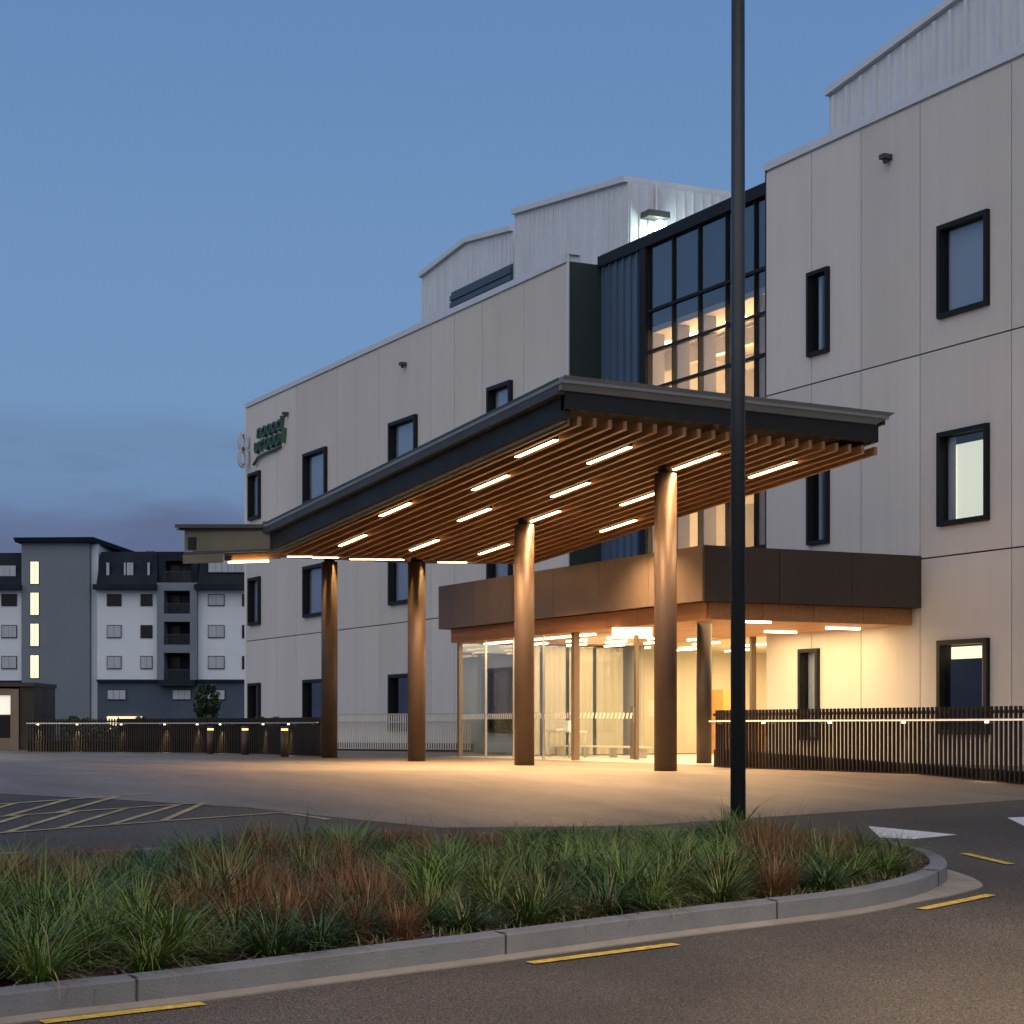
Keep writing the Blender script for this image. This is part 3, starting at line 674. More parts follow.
# ---------- fences ----------
def fence(name, pts, label, cat, group, htop=1.08, zr=.86, pitch=.105, fin=(.024, .05), rail_off=.12, lights=(), kick=.33, out=None):
    a0 = Vector(pts[0]); t = thing(name, (a0.x, a0.y, G(a0)), label, cat, group)
    fins = MB(); rail = MB(); kk = MB(); L = 0; pos = []
    segs = list(zip(pts, pts[1:])); nxt = 0
    for a, b in segs:
        a = Vector(a); b = Vector(b); l = (b-a).length; d = (b-a)/l; n = Vector((-d.y, d.x, 0))
        if (n.x*(0-a.x)+n.y*(CY-a.y)) < 0: n = -n
        s = nxt
        while s < l:
            c = a+d*s; g = G(c); g = min(g, 0)-.01
            w, dp_ = fin
            p = [c-d*w/2-n*dp_/2, c+d*w/2-n*dp_/2, c+d*w/2+n*dp_/2, c-d*w/2+n*dp_/2]
            fins.hexa([(q.x, q.y, g+.04) for q in p]+[(q.x, q.y, htop) for q in p]); s += pitch
        nxt = s-l
        for z0, z1, o_, th in ((htop-.16, htop-.12, -dp_/2-.02, .03), ):
            pass
        kk.hexa([(*(a-n*.06).xy, G(a)-.05), (*(b-n*.06).xy, G(b)-.05), (*(b-n*.03).xy, G(b)-.05), (*(a-n*.03).xy, G(a)-.05),
                 (*(a-n*.06).xy, min(G(a), 0)+kick), (*(b-n*.06).xy, min(G(b), 0)+kick), (*(b-n*.03).xy, min(G(b), 0)+kick), (*(a-n*.03).xy, min(G(a), 0)+kick)])
        kk.bar((*(a-n*.06).xy, htop-.08), (*(b-n*.06).xy, htop-.08), .03, .05)
        rail.bar((*(a+n*rail_off).xy, zr), (*(b+n*rail_off).xy, zr), .045, .035)
        for s2 in [x for x in range(int(l/1.4)+1)]:
            c = a+d*(s2*1.4+.3); pos.append((c, n))
    fins.build('fins', 'fin_dark', t); kk.build('kick_rail', 'fin_dark', t); ro = rail.build('handrail', 'steel', t)
    if name == 'ramp_fence':
        rs = MB()
        for a, b in segs:
            a = Vector(a); b = Vector(b); d = (b-a).normalized(); n = Vector((-d.y, d.x, 0))
            if (n.x*(0-a.x)+n.y*(CY-a.y)) < 0: n = -n
            rs.bar((*(a+n*(rail_off+.026)).xy, zr-.004), (*(b+n*(rail_off+.026)).xy, zr-.004), .006, .02)
        rs.build('rail_light', 'rail_glow', ro)
    for c, n in pos: MB().bar((*(c+n*.02).xy, zr-.05), (*(c+n*rail_off).xy, zr-.03), .02, .02).build('bracket', 'steel', ro)
    for px, c in lights:
        # the rail point nearest this pixel column
        best = None
        for a, b in segs:
            a = Vector(a); b = Vector(b)
            for k in range(41):
                p = a+(b-a)*k/40; v = p-Vector((0, CY, 0)); d_ = depth_of(p); x_ = UX*v.x-UD*v.y
                e = abs(512+F*x_/d_-px)
                if best is None or e < best[0]:
                    n = Vector((-(b-a).y, (b-a).x, 0)).normalized()
                    if (n.x*(0-a.x)+n.y*(CY-a.y)) < 0: n = -n
                    best = (e, p, n)
        e, p, n = best; p = p+n*rail_off
        MB().cyl((p.x, p.y, zr-.05), (p.x, p.y, zr-.02), .03, .03, 10).build('rail_lamp', 'small_lamp', ro)
        l = bpy.data.lights.new('spot', 'SPOT'); l.energy = c; l.spot_size = math.radians(56); l.spot_blend = .9; l.color = (1, .78, .45); l.shadow_soft_size = .02
        so = bpy.data.objects.new('rail_spot', l); COL.objects.link(so); so.parent = t; so.location = Vector((p.x, p.y, zr-.06))-t.location
        so.rotation_euler = (Vector((0, 0, -1))*1-n*.12).to_track_quat('-Z', 'Y').to_euler()
    return t
RF = 5.95
arc = [(29.45+.9*math.cos(t), RF-.9+.9*math.sin(t), 0) for t in [math.radians(k) for k in (-10, 20, 45, 70, 90)]]
arc = [(u-.0, y, 0) for u, y, _ in arc]
fence('ramp_fence', [arc[0], arc[1], arc[2], arc[3], arc[4], (10, RF, 0)], 'dark brown vertical fin balustrade with lit steel handrail in front of the pale right wing', 'fence', None, lights=((701, 34), (765, 34), (832, 34), (905, 34), (990, 34)), htop=1.06)
lp = [gp(28, 752), gp(120, 752.2), gp(200, 753), gp(260, 754), gp(322, 756.5)]
lp = [Vector((p.x, p.y, 0)) for p in lp]
fence('car_park_fence', lp, 'low dark fin balustrade with lit handrail along the far side of the forecourt', 'fence', None, htop=1.0, zr=.86, pitch=.085, fin=(.03, .07), lights=((39, 50), (78, 62), (123, 40), (167, 70), (200, 60), (223, 75), (267, 66), (292, 60)))
# pale paling balustrade beyond the columns
pf = thing('paling_fence', (60, 1.8, 0), 'pale steel paling balustrade beyond the columns at the foot of the left wing', 'fence')
a = gp(322, 750.5); b_ = gp(470, 752); pal = MB(); n = 64
for i in range(n+1):
    c = a+(b_-a)*i/n; pal.box(c.x-.016, c.x+.016, c.y-.016, c.y+.016, .05, 1.14)
pal.build('palings', 'pale_wall', pf)
MB().bar((a.x-.05, a.y-.1, .1), (b_.x-.05, b_.y-.1, .1), .04, .32).build('kick_board', 'fin_dark', pf)
MB().bar((a.x, a.y, 1.15), (b_.x, b_.y, 1.15), .05, .03).bar((a.x, a.y, .08), (b_.x, b_.y, .08), .04, .04).build('frame', 'steel', pf)
MB().bar((a.x-.1, a.y+.1, .9), (b_.x-.1, b_.y+.1, .9), .045, .045).build('handrail', 'steel', pf)
# bollards
for i, (px, py) in enumerate(((210.4, 754), (245, 755), (284.5, 757))):
    g = gp(px, py); t = thing('bollard', g, ['leftmost', 'middle', 'rightmost'][i]+' of the three brown lit bollards left of the canopy columns', 'bollard', 'brown bollards left of the columns')
    MB().cyl(g, (g.x, g.y, .66), .10, .10, 20).build('post', 'column_bronze', t)
    MB().cyl((g.x, g.y, .661), (g.x, g.y, .71), .085, .085, 20).build('lamp', 'bollard_glow', t)
    MB().cyl((g.x, g.y, .711), (g.x, g.y, .77), .10, .10, 20).build('cap', 'column_bronze', t)

# ---------- kiosk, globe lamp at the far left ----------
kd = 62.0; kp = c2w((-20-512)/F*kd, kd, 0)
KS = thing('brown_kiosk', kp, 'brown clad kiosk with a pale lit panel at the left edge behind the forecourt', 'kiosk', rz=TH)
def kx(px): return (px+20)/F*kd
def kz(py): return (HY-py)/F*kd+EYE
MB().box(kx(-60), kx(19), .3, 3, 0, kz(688)).build('body', 'bronze_dark', KS, local=True)
MB().box(kx(19), kx(33), .1, 3, 0, kz(686.5)).build('side_wall', 'fin_dark', KS, local=True)
MB().box(kx(-62), kx(34), -.05, 3.1, kz(686.4), kz(682.5)).build('roof', 'bronze_dark', KS, local=True)
fr = MB(); fr.box(kx(10.3), kx(18.5), .0, .29, 0, kz(689)); fr.box(kx(-60), kx(10.3), .1, .29, kz(695), kz(688.5)); fr.box(kx(-60), kx(10.3), .1, .29, 0, kz(738)); fr.build('frame', 'bronze', KS, local=True)
MB().box(kx(-60), kx(10), .2, .29, kz(714.5), kz(695.3)).build('glow_panel', 'kiosk_glow', KS, local=True)
MB().box(kx(-60), kx(9.8), .24, .29, kz(737.7), kz(716)).build('dark_panel', 'black_frame', KS, local=True)
gl_ = c2w((43-512)/F*66, 66, 0); GL = thing('globe_lamp', gl_, 'small white globe lamp glowing just above the far fence near the brown kiosk', 'lamp')
MB().cyl((gl_.x, gl_.y, 0), (gl_.x, gl_.y, .8), .035, n=10).build('post', 'lamp_housing', GL)
MB().sphere((gl_.x, gl_.y, .92), .14).build('globe', 'white_fixture', GL)

# ---------- sign ----------
SG = thing('wall_sign', (71, .1, 11.5), 'two lines of dark green slanted lettering high on the far end of the left wing', 'sign')
su0, su1 = fu(288.5, .1), fu(254, .1)          # right / left end in the picture
def glyph_pts(kind):
    ring = [(.5+.42*math.cos(t), .5+.5*math.sin(t)) for t in [2*math.pi*k/12 for k in range(13)]]
    return {'o': [ring], 'e': [ring[1:12], [(.1, .5), (.9, .5)]], 'n': [[(.1, 0), (.1, 1)], [(.1, .7), (.5, 1), (.9, .7), (.9, 0)]], 'r': [[(.2, 0), (.2, 1)], [(.2, .7), (.8, 1)]],
            'd': [ring, [(.92, 0), (.92, 1.4)]], 'l': [[(.5, 0), (.5, 1.4)]], 'h': [[(.1, 0), (.1, 1.4)], [(.1, .7), (.5, 1), (.9, .7), (.9, 0)]],
            's': [[(.9, .9), (.5, 1), (.15, .8), (.5, .5), (.85, .25), (.5, 0), (.1, .1)]], 'a': [ring, [(.92, 0), (.92, 1)]],
            't': [[(.4, 1.5), (.4, .1), (.8, 0)], [(.1, 1), (.8, 1)]], 'y': [[(.1, 1), (.5, .1)], [(.95, 1), (.3, -.6)]], 'u': [[(.1, 1), (.1, .3), (.5, 0), (.9, .3), (.9, 1)]]}[kind]
def line(word, x0, z0, wd, ht):                # x runs left to right in the picture (towards -X in the world)
    for i, ch in enumerate(word):
        mb = MB()
        for st_ in glyph_pts(ch):
            q = [(x0+(i+.82*px_)*wd+py_*ht*.22, z0+py_*ht+.0) for px_, py_ in st_]
            for (a1, b1), (a2, b2) in zip(q, q[1:]):
                mb.bar((su1-a1, .1, b1), (su1-a2, .1, b2), .08, .15, up=(0, 1, 0))
        mb.build('letter', 'sign_green', SG)
zb = EYE+(HY-441)/F*75.2
line('noood', .45, zb+.12, .56, .36)
line('uroool', .1, zb-.42, .60, .40)
swo = MB(); ppts = [(-.05, -.85), (.5, -.62), (1.4, -.56), (2.3, -.56), (3.0, -.5)]
for (a1, b1), (a2, b2) in zip(ppts, ppts[1:]): swo.bar((su1-a1, .1, zb+b1), (su1-a2, .1, zb+b2), .07, .10, up=(0, 1, 0))
swo.build('swoosh', 'sign_green', SG)
sx = fu(247.5, .1)
PS = thing('projecting_sign', (sx, .3, 11.5), 'pale looped emblem sign projecting from the far corner of the left wing', 'sign')
em = MB()
for cz, r in ((zb+.15, .27), (zb-.5, .30)):
    for k in range(16):
        t, t2 = 2*math.pi*k/16, 2*math.pi*(k+1)/16
        em.bar((sx, .30+r*.5*math.cos(t), cz+r*math.sin(t)*1.1), (sx, .30+r*.5*math.cos(t2), cz+r*math.sin(t2)*1.1), .14, .16, up=(1, 0, 0))
em.build('emblem', 'sign_white', PS); MB().bar((sx, -.0, zb-.18), (sx, .3, zb-.18), .05, .05).build('bracket', 'coping', PS)

# ---------- apartment building ----------
AD = 170.0; AP = thing('apartment_building', c2w((120-512)/F*AD, AD, 0), 'distant five storey grey and white apartment block with dark mansard storey and lit stair tower', 'building', rz=TH)
def ax(px): return (px-120)/F*AD
def az(py): return (HY-py)/F*AD+EYE
def ab(name, m, x0, x1, y0, y1, d0=0, d1=12, parent=None):
    return MB().box(ax(x0), ax(x1), d0, d1, az(y1), az(y0)).build(name, m, parent or AP, local=True)
ab('stair_tower', 'apt_grey', 22, 90, 543, 735, -.2, 12)
tw = MB(); tw.box(ax(90.1), ax(97), .5, 12, az(735), az(543)); tw.build('tower_return', 'apt_white', AP, local=True)
MB().hexa([(ax(17), -.8, az(542.8)), (ax(95), -.8, az(542.8)), (ax(126), 16, az(547.5)), (ax(16), 16, az(543)), (ax(16), -1, az(538.5)), (ax(95.5), -1, az(538)), (ax(127), 16.2, az(544.5)), (ax(15), 16.2, az(539))]).build('tower_roof', 'apt_dark', AP, local=True)
t_ = AP
for y0, y1 in ((562, 584), (593, 615), (624, 646), (655.5, 678), (686.6, 698)):
    w = ab('window', 'apt_frame', 30.6, 39.9, y0-.6, y1+.6, -.26, -.1)
    ab('pane', 'stair_light', 31.3, 35.0, y0, y1, -.32, -.265, w); ab('pane', 'stair_light', 35.5, 39.3, y0, y1, -.32, -.265, w)
ab('wall', 'apt_white', -60, 21.9, 590, 682, 0, 12); ab('wall', 'apt_white', 97.1, 158, 590, 680, 0, 12); ab('wall', 'apt_white', 198, 300, 590, 680, 0, 12)
ab('plinth', 'apt_base', -60, 21.9, 682, 735, .2, 12); ab('plinth', 'apt_base', 97.1, 300, 682, 735, .1, 12)
ab('string_course', 'apt_dark', 97, 300, 679.5, 682, -.25, .3); ab('string_course', 'apt_dark', -60, 21.9, 680.5, 683, -.25, .3)
def mansard(x0, x1, y0=551, y1=588):
    MB().hexa([(ax(x0-1), -.5, az(y1)), (ax(x1+1), -.5, az(y1)), (ax(x1+1), 12, az(y1)), (ax(x0-1), 12, az(y1)),
               (ax(x0+1), .8, az(y0)), (ax(x1-1), .8, az(y0)), (ax(x1-1), 12, az(y0)), (ax(x0+1), 12, az(y0))]).build('mansard_roof', 'apt_dark', AP, local=True)
    ab('eaves', 'apt_dark', x0-3, x1+1.5, 585, 590, -1.1, 1)
mansard(98, 157); mansard(199, 300, 550); mansard(-60, 21, 552)
ab('roof', 'apt_dark', 126, 300, 548.5, 552, 3, 14); ab('chimney', 'apt_grey', 135, 143, 545.5, 549, 5, 7)
def awin(x0, x1, y0, y1, look='apt_curtain', d=0.0, bars=1):
    w = ab('window', 'apt_frame', x0, x1, y0, y1, d-.10, d+.05)
    n = bars+1
    for i in range(n):
        a = x0+.7+(x1-x0-1.0)*i/n; b = x0+.4+(x1-x0-1.0)*(i+1)/n
        ab('pane', look if (i or look != 'apt_half') else 'apt_curtain', a, b, y0+.8, y1-.8, d-.14, d-.105, w)
for r, (y0, y1) in enumerate(((594, 606), (625, 638), (656, 669))):
    awin(107, 121.5, y0, y1, 'apt_glass' if r == 0 else 'apt_curtain'); awin(140.5, 152.5, y0, y1, 'apt_glass' if r < 2 else 'apt_curtain')
    awin(208, 224.5, y0, y1, 'apt_curtain'); awin(242, 250, y0, y1, 'apt_glass'); awin(1.5, 17, y0, y1, 'apt_glass' if r == 0 else 'apt_curtain')
for x0, x1 in ((106, 110), (123.5, 126.5), (126.5, 134), (147, 150.5)): awin(x0, x1, 562, 576, 'apt_curtain', 0.0, 0 if x1-x0 < 5 else 1)
awin(208, 262, 560, 573, 'apt_curtain', 0.0, 7); awin(-8, 16.5, 565, 577, 'apt_curtain', 0, 3)
for x0, x1 in ((107, 126), (172, 191), (207, 225)): awin(x0, x1, 689.5, 700, 'apt_curtain', .1, 2)
# balcony bay
bay = MB()
for x0, x1 in ((158.1, 165), (191, 197.9)): bay.box(ax(x0), ax(x1), -.6, 12, az(680), az(583))
for y0, y1 in ((583, 591), (614, 622), (645, 653)): bay.box(ax(165), ax(191), -.6, 12, az(y1), az(y0))
bay.build('balcony_bay', 'apt_grey', AP, local=True)
ab('bay_mansard', 'apt_dark', 158.1, 197.9, 551.5, 560.5, .2, 12); ab('bay_mansard', 'apt_dark', 158.1, 165, 560.5, 583, .2, 12); ab('bay_mansard', 'apt_dark', 191, 197.9, 560.5, 583, .2, 12)
for y0, y1 in ((560.6, 582), (591, 614), (622, 645), (653, 680)):
    w = ab('balcony', 'apt_dark', 165, 191, y0, y1, 1.6, 1.8)
    ab('door_pane', 'apt_glass', 167, 177, y0+3, y1, 1.5, 1.59, w); 
    if y0 < 600: ab('curtain', 'apt_frame', 178, 189, y0+3, y1, 1.5, 1.59, w)
    rl = MB(); rl.box(ax(165), ax(191), -.55, -.48, az(y1-9.5), az(y1-10.5))
    for k in range(17): rl.box(ax(165+k*26/16)-.03, ax(165+k*26/16)+.03, -.53, -.5, az(y1), az(y1-10))
    rl.build('railing', 'apt_frame', w, local=True)
ab('balcony_base', 'apt_dark', 160, 196, 680, 686, -.8, .3)
w = ab('garage_opening', 'shop_glow', 107, 142, 716.5, 731, -.05, .0); ab('post', 'apt_dark', 118, 119, 717, 731, -.2, -.06, w); ab('post', 'apt_dark', 130, 132, 722, 731, -.2, -.06, w)

# ---------- small tree and far hedge ----------
def tree(px, d, h, label, cr=1.0):
    p = c2w((px-512)/F*d, d, 0); t = thing('small_tree', p, label, 'tree')
    tr = MB().cyl(p, (p.x, p.y, h*.55), .06, .04, 8); rnd = random.Random(3)
    for k in range(7):
        a = rnd.uniform(0, 6.28); tr.cyl((p.x, p.y, h*(.35+.03*k)), (p.x+cr*.6*math.cos(a), p.y+cr*.6*math.sin(a), h*(.6+.05*k)), .03, .01, 6)
    tr.build('trunk', 'bark', t)
    cm = MB()
    for k in range(1500):
        a = rnd.uniform(0, 6.28); r = cr*math.sqrt(rnd.random()); z = rnd.uniform(-1, 1)
        c = Vector((p.x+r*math.cos(a)*(1-.4*abs(z)), p.y+r*math.sin(a)*(1-.4*abs(z)), h*.68+z*h*.3+.1*math.sin(5*a)))
        if math.sin(c.x*4)+math.sin(c.z*5+c.y*3) < -.9: continue
        q = Matrix.Rotation(rnd.uniform(0, 6.28), 3, Vector((rnd.random(), rnd.random(), rnd.random()+.1)).normalized())
        o = len(cm.v); s = .09
        cm.v += [c+q@Vector(w) for w in ((-s, 0, 0), (0, -s*.6, 0), (s, 0, 0), (0, s*.6, 0))]; cm.f.append((o, o+1, o+2, o+3)); cm.sm.append(False)
        tn = rnd.random(); cm.t += [tn]*4
    cm.build('crown', 'tree_leaf', t)
tree(207, 95, 2.9, 'small dim green tree in front of the apartment block plinth', .75)
hd = MB(); rnd = random.Random(5)
for k in range(5000):
    t = rnd.random(); px = 60+t*260; d = 64+rnd.random()*1.0; c = c2w((px-512)/F*d, d, rnd.uniform(.2, .95+.12*math.sin(px*.1)+.08*math.sin(px*.37)))
    q = Matrix.Rotation(rnd.uniform(0, 6.28), 3, Vector((rnd.random(), rnd.random(), rnd.random()+.1)).normalized()); o = len(hd.v); s = .08
    hd.v += [c+q@Vector(w) for w in ((-s, 0, 0), (0, -s*.6, 0), (s, 0, 0), (0, s*.6, 0))]; hd.f.append((o, o+1, o+2, o+3)); hd.sm.append(False); hd.t += [rnd.random()]*4
tag(hd.build('hedge', 'grass_dark'), 'dim low hedge behind the far balustrade', 'hedge')

# ---------- planted island ----------
front = [(-330, 1046), (-150, 1014), (0, 991), (180, 973), (340, 952.5), (500, 934), (680, 911), (780, 900), (848, 892.5), (900, 883), (930, 874), (946, 866)]
back = [(948, 860), (940, 853), (925, 847.5), (880, 838), (800, 831), (740, 828), (650, 828), (560, 829), (440, 833), (340, 838), (250, 842), (180, 845), (100, 849), (40, 853), (-80, 862), (-330, 885)]
W2 = lambda p: Vector((p.x, p.y, 0))
KH = .17
def gpt(px, py, h):
    k = (py-HY)/F; d = (EYE+1.38-h)/(k+0.046); return c2w((px-512)/F*d, d, gz(d)+h)
outer = [W2(gpt(p[0], p[1], KH)) for p in front+back]
def smooth(pl_, it=2):
    for _ in range(it):
        q = []
        for i in range(len(pl_)):
            a, b = pl_[i], pl_[(i+1) % len(pl_)]; q += [a*.75+b*.25, a*.25+b*.75]
        pl_ = q
    return pl_
outer = smooth(outer)
def area2(pl_): return sum(a.x*b.y-b.x*a.y for a, b in zip(pl_, pl_[1:]+pl_[:1]))
if area2(outer) < 0: outer.reverse()
def offset(pl_, d):
    out = []; n = len(pl_)
    for i in range(n):
        a, b, c = pl_[i-1], pl_[i], pl_[(i+1) % n]; t = (c-a).normalized(); out.append(b+Vector((t.y, -t.x, 0))*(d(b) if callable(d) else d))
    return out
def ring(name, P0, P1, z0, z1, zb, mname):    # P0 inner, P1 outer, heights above ground
    mb = MB(); n = len(P0); o = 0
    vs = [(p.x, p.y, G(p)+z0) for p in P0]+[(p.x, p.y, G(p)+z1) for p in P1]+[(p.x, p.y, G(p)+zb) for p in P0]+[(p.x, p.y, G(p)+zb) for p in P1]
    fs = []
    for i in range(n):
        j = (i+1) % n; fs += [(i, j, n+j, n+i), (2*n+i, 3*n+i, 3*n+j, 2*n+j), (n+i, n+j, 3*n+j, 3*n+i), (i, 2*n+i, 2*n+j, j)]
    mb.add(vs, fs); return tag(mb.build(name, mname), kind='structure')
inner = offset(outer, -.15)
k_ = ring('kerb', inner, outer, KH, KH-.012, -.1, 'concrete_kerb'); bv = k_.modifiers.new('bevel', 'BEVEL'); bv.width = .02; bv.segments = 2; bv.limit_method = 'ANGLE'
tip = W2(gp(958, 886))
gut = offset(outer, lambda p: .08+.26*max(0, 1-(p-tip).length/1.2))
ring('gutter', offset(outer, .002), gut, .030, .010, -.1, 'gutter_concrete')
soil = MB(); 
patch('planting_bed', inner, KH-.05, 'soil')
# expansion joint in the kerb
acc = 0; step_ = 2.4
for a, b in zip(outer, outer[1:]+outer[:1]):
    acc += (b-a).length
    if acc > step_:
        acc = 0; t = (b-a).normalized(); o_ = Vector((t.y, -t.x, 0)); m_ = (a+b)/2
        z = G(m_); c0 = m_-o_*.152; c1_ = m_+o_*.003
        kb = MB().bar((c0.x, c0.y, z+KH-.0), (c1_.x, c1_.y, z+KH-.0), .012, .006).bar((c1_.x, c1_.y, z+.03), (c1_.x, c1_.y, z+KH-.01), .006, .012, up=(t.x, t.y, 0))
        tag(kb.build('kerb_joint', 'joint'), kind='structure')
# ---------- road markings ----------
def quadmark(name, pix, m, dz=.005): return patch(name, [gp(*p) for p in pix], dz, m)
def dash(x0, y0, x1, y1, w=.10, m='yellow_paint', name='road_marking', dz=.009):
    a, b = W2(gp(x0, y0)), W2(gp(x1, y1)); t = (b-a).normalized(); n = Vector((-t.y, t.x, 0))*w/2
    patch(name, [a-n, b-n, b+n, a+n], dz, m)
dash(42, 1023.5, 203, 1004.5); dash(530, 964, 676, 945); dash(921, 910, 991, 895.5); dash(964, 854, 1011, 865); dash(-420, 1080, -260, 1058)
quadmark('road_marking', [(868, 826.5), (957, 835), (914, 839.5), (880, 838)], 'white_road')
quadmark('road_marking', [(1007, 818), (1060, 816), (1100, 826), (1040, 834)], 'white_road')
# worn herringbone lines on the left
hl = [((-160, 845), (282, 813)), ((-160, 828), (206, 803)), ((-160, 816), (150, 794)), ((-160, 866), (20, 853)), ((282, 813), (330, 820))]
for (x0, y0), (x1, y1) in hl: dash(x0, y0, x1, y1, .09, 'hatch_paint', 'road_marking')
def on(l, x): (x0, y0), (x1, y1) = l; return (x, y0+(y1-y0)*(x-x0)/(x1-x0))
for x in range(-150, 200, 52):
    a, b = on(hl[0], x), on(hl[1], min(205, x+70)); dash(*a, *b, .09, 'hatch_paint', 'road_marking')
for x in range(-150, 110, 52):
    a, b = on(hl[1], x), on(hl[2], min(149, x+62)); dash(*a, *b, .09, 'hatch_paint', 'road_marking')
# ---------- plants ----------
def blade(mb, rnd, base, ang, lean, ln, w, curl, seg=4):
    d = Vector((math.cos(ang), math.sin(ang), 0)); sd = Vector((-d.y, d.x, 0)); p = Vector(base); o = len(mb.v); th = lean
    tone = rnd.random()
    for k in range(seg+1):
        f = k/seg; ww = w*(1-f**1.6)*.5+.0006
        mb.v += [p-sd*ww, p+sd*ww]; mb.t += [min(1, tone*.55+f*.5)]*2
        if k < seg: mb.f.append((o+2*k, o+2*k+1, o+2*k+3, o+2*k+2)); mb.sm.append(True)
        p = p+(d*math.sin(th)+Vector((0, 0, 1))*math.cos(th))*ln/seg; th += curl/seg
def tuft(kind, seed):
    rnd = random.Random(seed); mb = MB()
    if kind == 'green': n, ln, w, sp, curl, R = 230, (.45, .85), .013, (.05, .85), (.5, 1.9), .13
    elif kind == 'dark': n, ln, w, sp, curl, R = 240, (.35, .75), .012, (.1, 1.0), (.6, 1.8), .15
    elif kind == 'red': n, ln, w, sp, curl, R = 330, (.28, .66), .006, (.0, .5), (.05, .8), .13
    elif kind == 'olive': n, ln, w, sp, curl, R = 220, (.3, .6), .009, (.0, .7), (.3, 1.2), .12
    else: n, ln, w, sp, curl, R = 200, (.06, .16), .016, (.2, 1.3), (.2, 1.0), .34
    for k in range(n):
        a = rnd.uniform(0, 6.283); r = R*math.sqrt(rnd.random()); a2 = a+rnd.uniform(-.7, .7)
        bent = rnd.random() < .14; dry = rnd.random() < .09; cv = rnd.uniform(*curl)*(1.9 if bent else 1)
        n0 = len(mb.f)
        blade(mb, rnd, (r*math.cos(a), r*math.sin(a), -.02), a2, rnd.uniform(*sp)*(1.3 if dry else 1), rnd.uniform(*ln)*(rnd.choice([1.15, 1.2, 1.5]) if rnd.random() < .06 else 1), w*rnd.uniform(.7, 1.2), cv); mb.mi += [1 if dry else 0]*(len(mb.f)-n0)
    return mb
specs = {'green': ('green_tussock', 'grass_green', 'arching green strap-leaved tussock planted in the kerbed island', 'green tussocks in the kerbed island'),
         'dark': ('green_tussock', 'grass_dark', 'dark green arching tussock planted in the kerbed island', 'dark green tussocks in the kerbed island'),
         'red': ('red_tussock', 'grass_red', 'upright rust brown tussock planted in the kerbed island', 'rust brown tussocks in the kerbed island'),
         'olive': ('olive_tussock', 'grass_olive', 'upright olive yellow tussock planted in the kerbed island', 'olive tussocks in the kerbed island')}
protos = {k: [tuft(k, 10*i+j) for j in range(7)] for i, k in enumerate(('green', 'dark', 'red', 'olive'))}
pm = {}
for k, lst in protos.items():
    pm[k] = []
    for mb in lst:
        me = bpy.data.meshes.new('tussock'); me.from_pydata(mb.v, [], mb.f); me.polygons.foreach_set('use_smooth', mb.sm)
        a_ = me.attributes.new('tone', 'FLOAT', 'POINT'); a_.data.foreach_set('value', mb.t)
        me.materials.append(M[specs[k][1] if k in specs else 'grass_green']); me.materials.append(M['grass_dry']); me.polygons.foreach_set('material_index', mb.mi); pm[k].append(me)
def inside(p, poly):
    c = False; n = len(poly)
    for i in range(n):
        a, b = poly[i], poly[(i+1) % n]
        if (a.y > p.y) != (b.y > p.y) and p.x < (b.x-a.x)*(p.y-a.y)/(b.y-a.y)+a.x: c = not c
    return c
def edge_dist(p, poly):
    m = 9
    for a, b in zip(poly, poly[1:]+poly[:1]):
        t = max(0, min(1, (p-a).dot(b-a)/max(1e-9, (b-a).length_squared))); m = min(m, (a+(b-a)*t-p).length)
    return m
redz = [(40, 872, 85), (300, 925, 48), (215, 945, 40), (255, 905, 45), (330, 960, 35), (60, 880, 60), (400, 850, 52), (355, 930, 30), (470, 850, 40), (250, 885, 50), (760, 885, 50), (820, 850, 40), (790, 900, 45), (320, 890, 40), (365, 940, 45), (10, 870, 60)]
olz = [(420, 900, 55), (500, 890, 50), (560, 930, 40), (830, 890, 40), (255, 920, 30), (400, 935, 40), (880, 880, 30), (640, 850, 40)]
def proj(p):
    v = p-Vector((0, CY, 0)); d = depth_of(p); x = UX*v.x-UD*v.y; return 512+F*x/d, HY+F*(EYE-gz(d)-.1)/d
RID = [(-400, 850), (0, 843), (110, 847), (180, 838), (215, 822), (260, 814), (330, 818), (370, 832), (420, 822), (470, 832), (560, 826), (690, 829), (715, 806), (770, 808), (800, 826), (850, 824), (900, 836), (1100, 850)]
def ridge(x):
    for (a, b), (c, d) in zip(RID, RID[1:]):
        if a <= x <= c: return b+(d-b)*(x-a)/(c-a)
    return 840
rnd = random.Random(21); placed = []
xs_ = [p.x for p in inner]; ys_ = [p.y for p in inner]
tries = 0
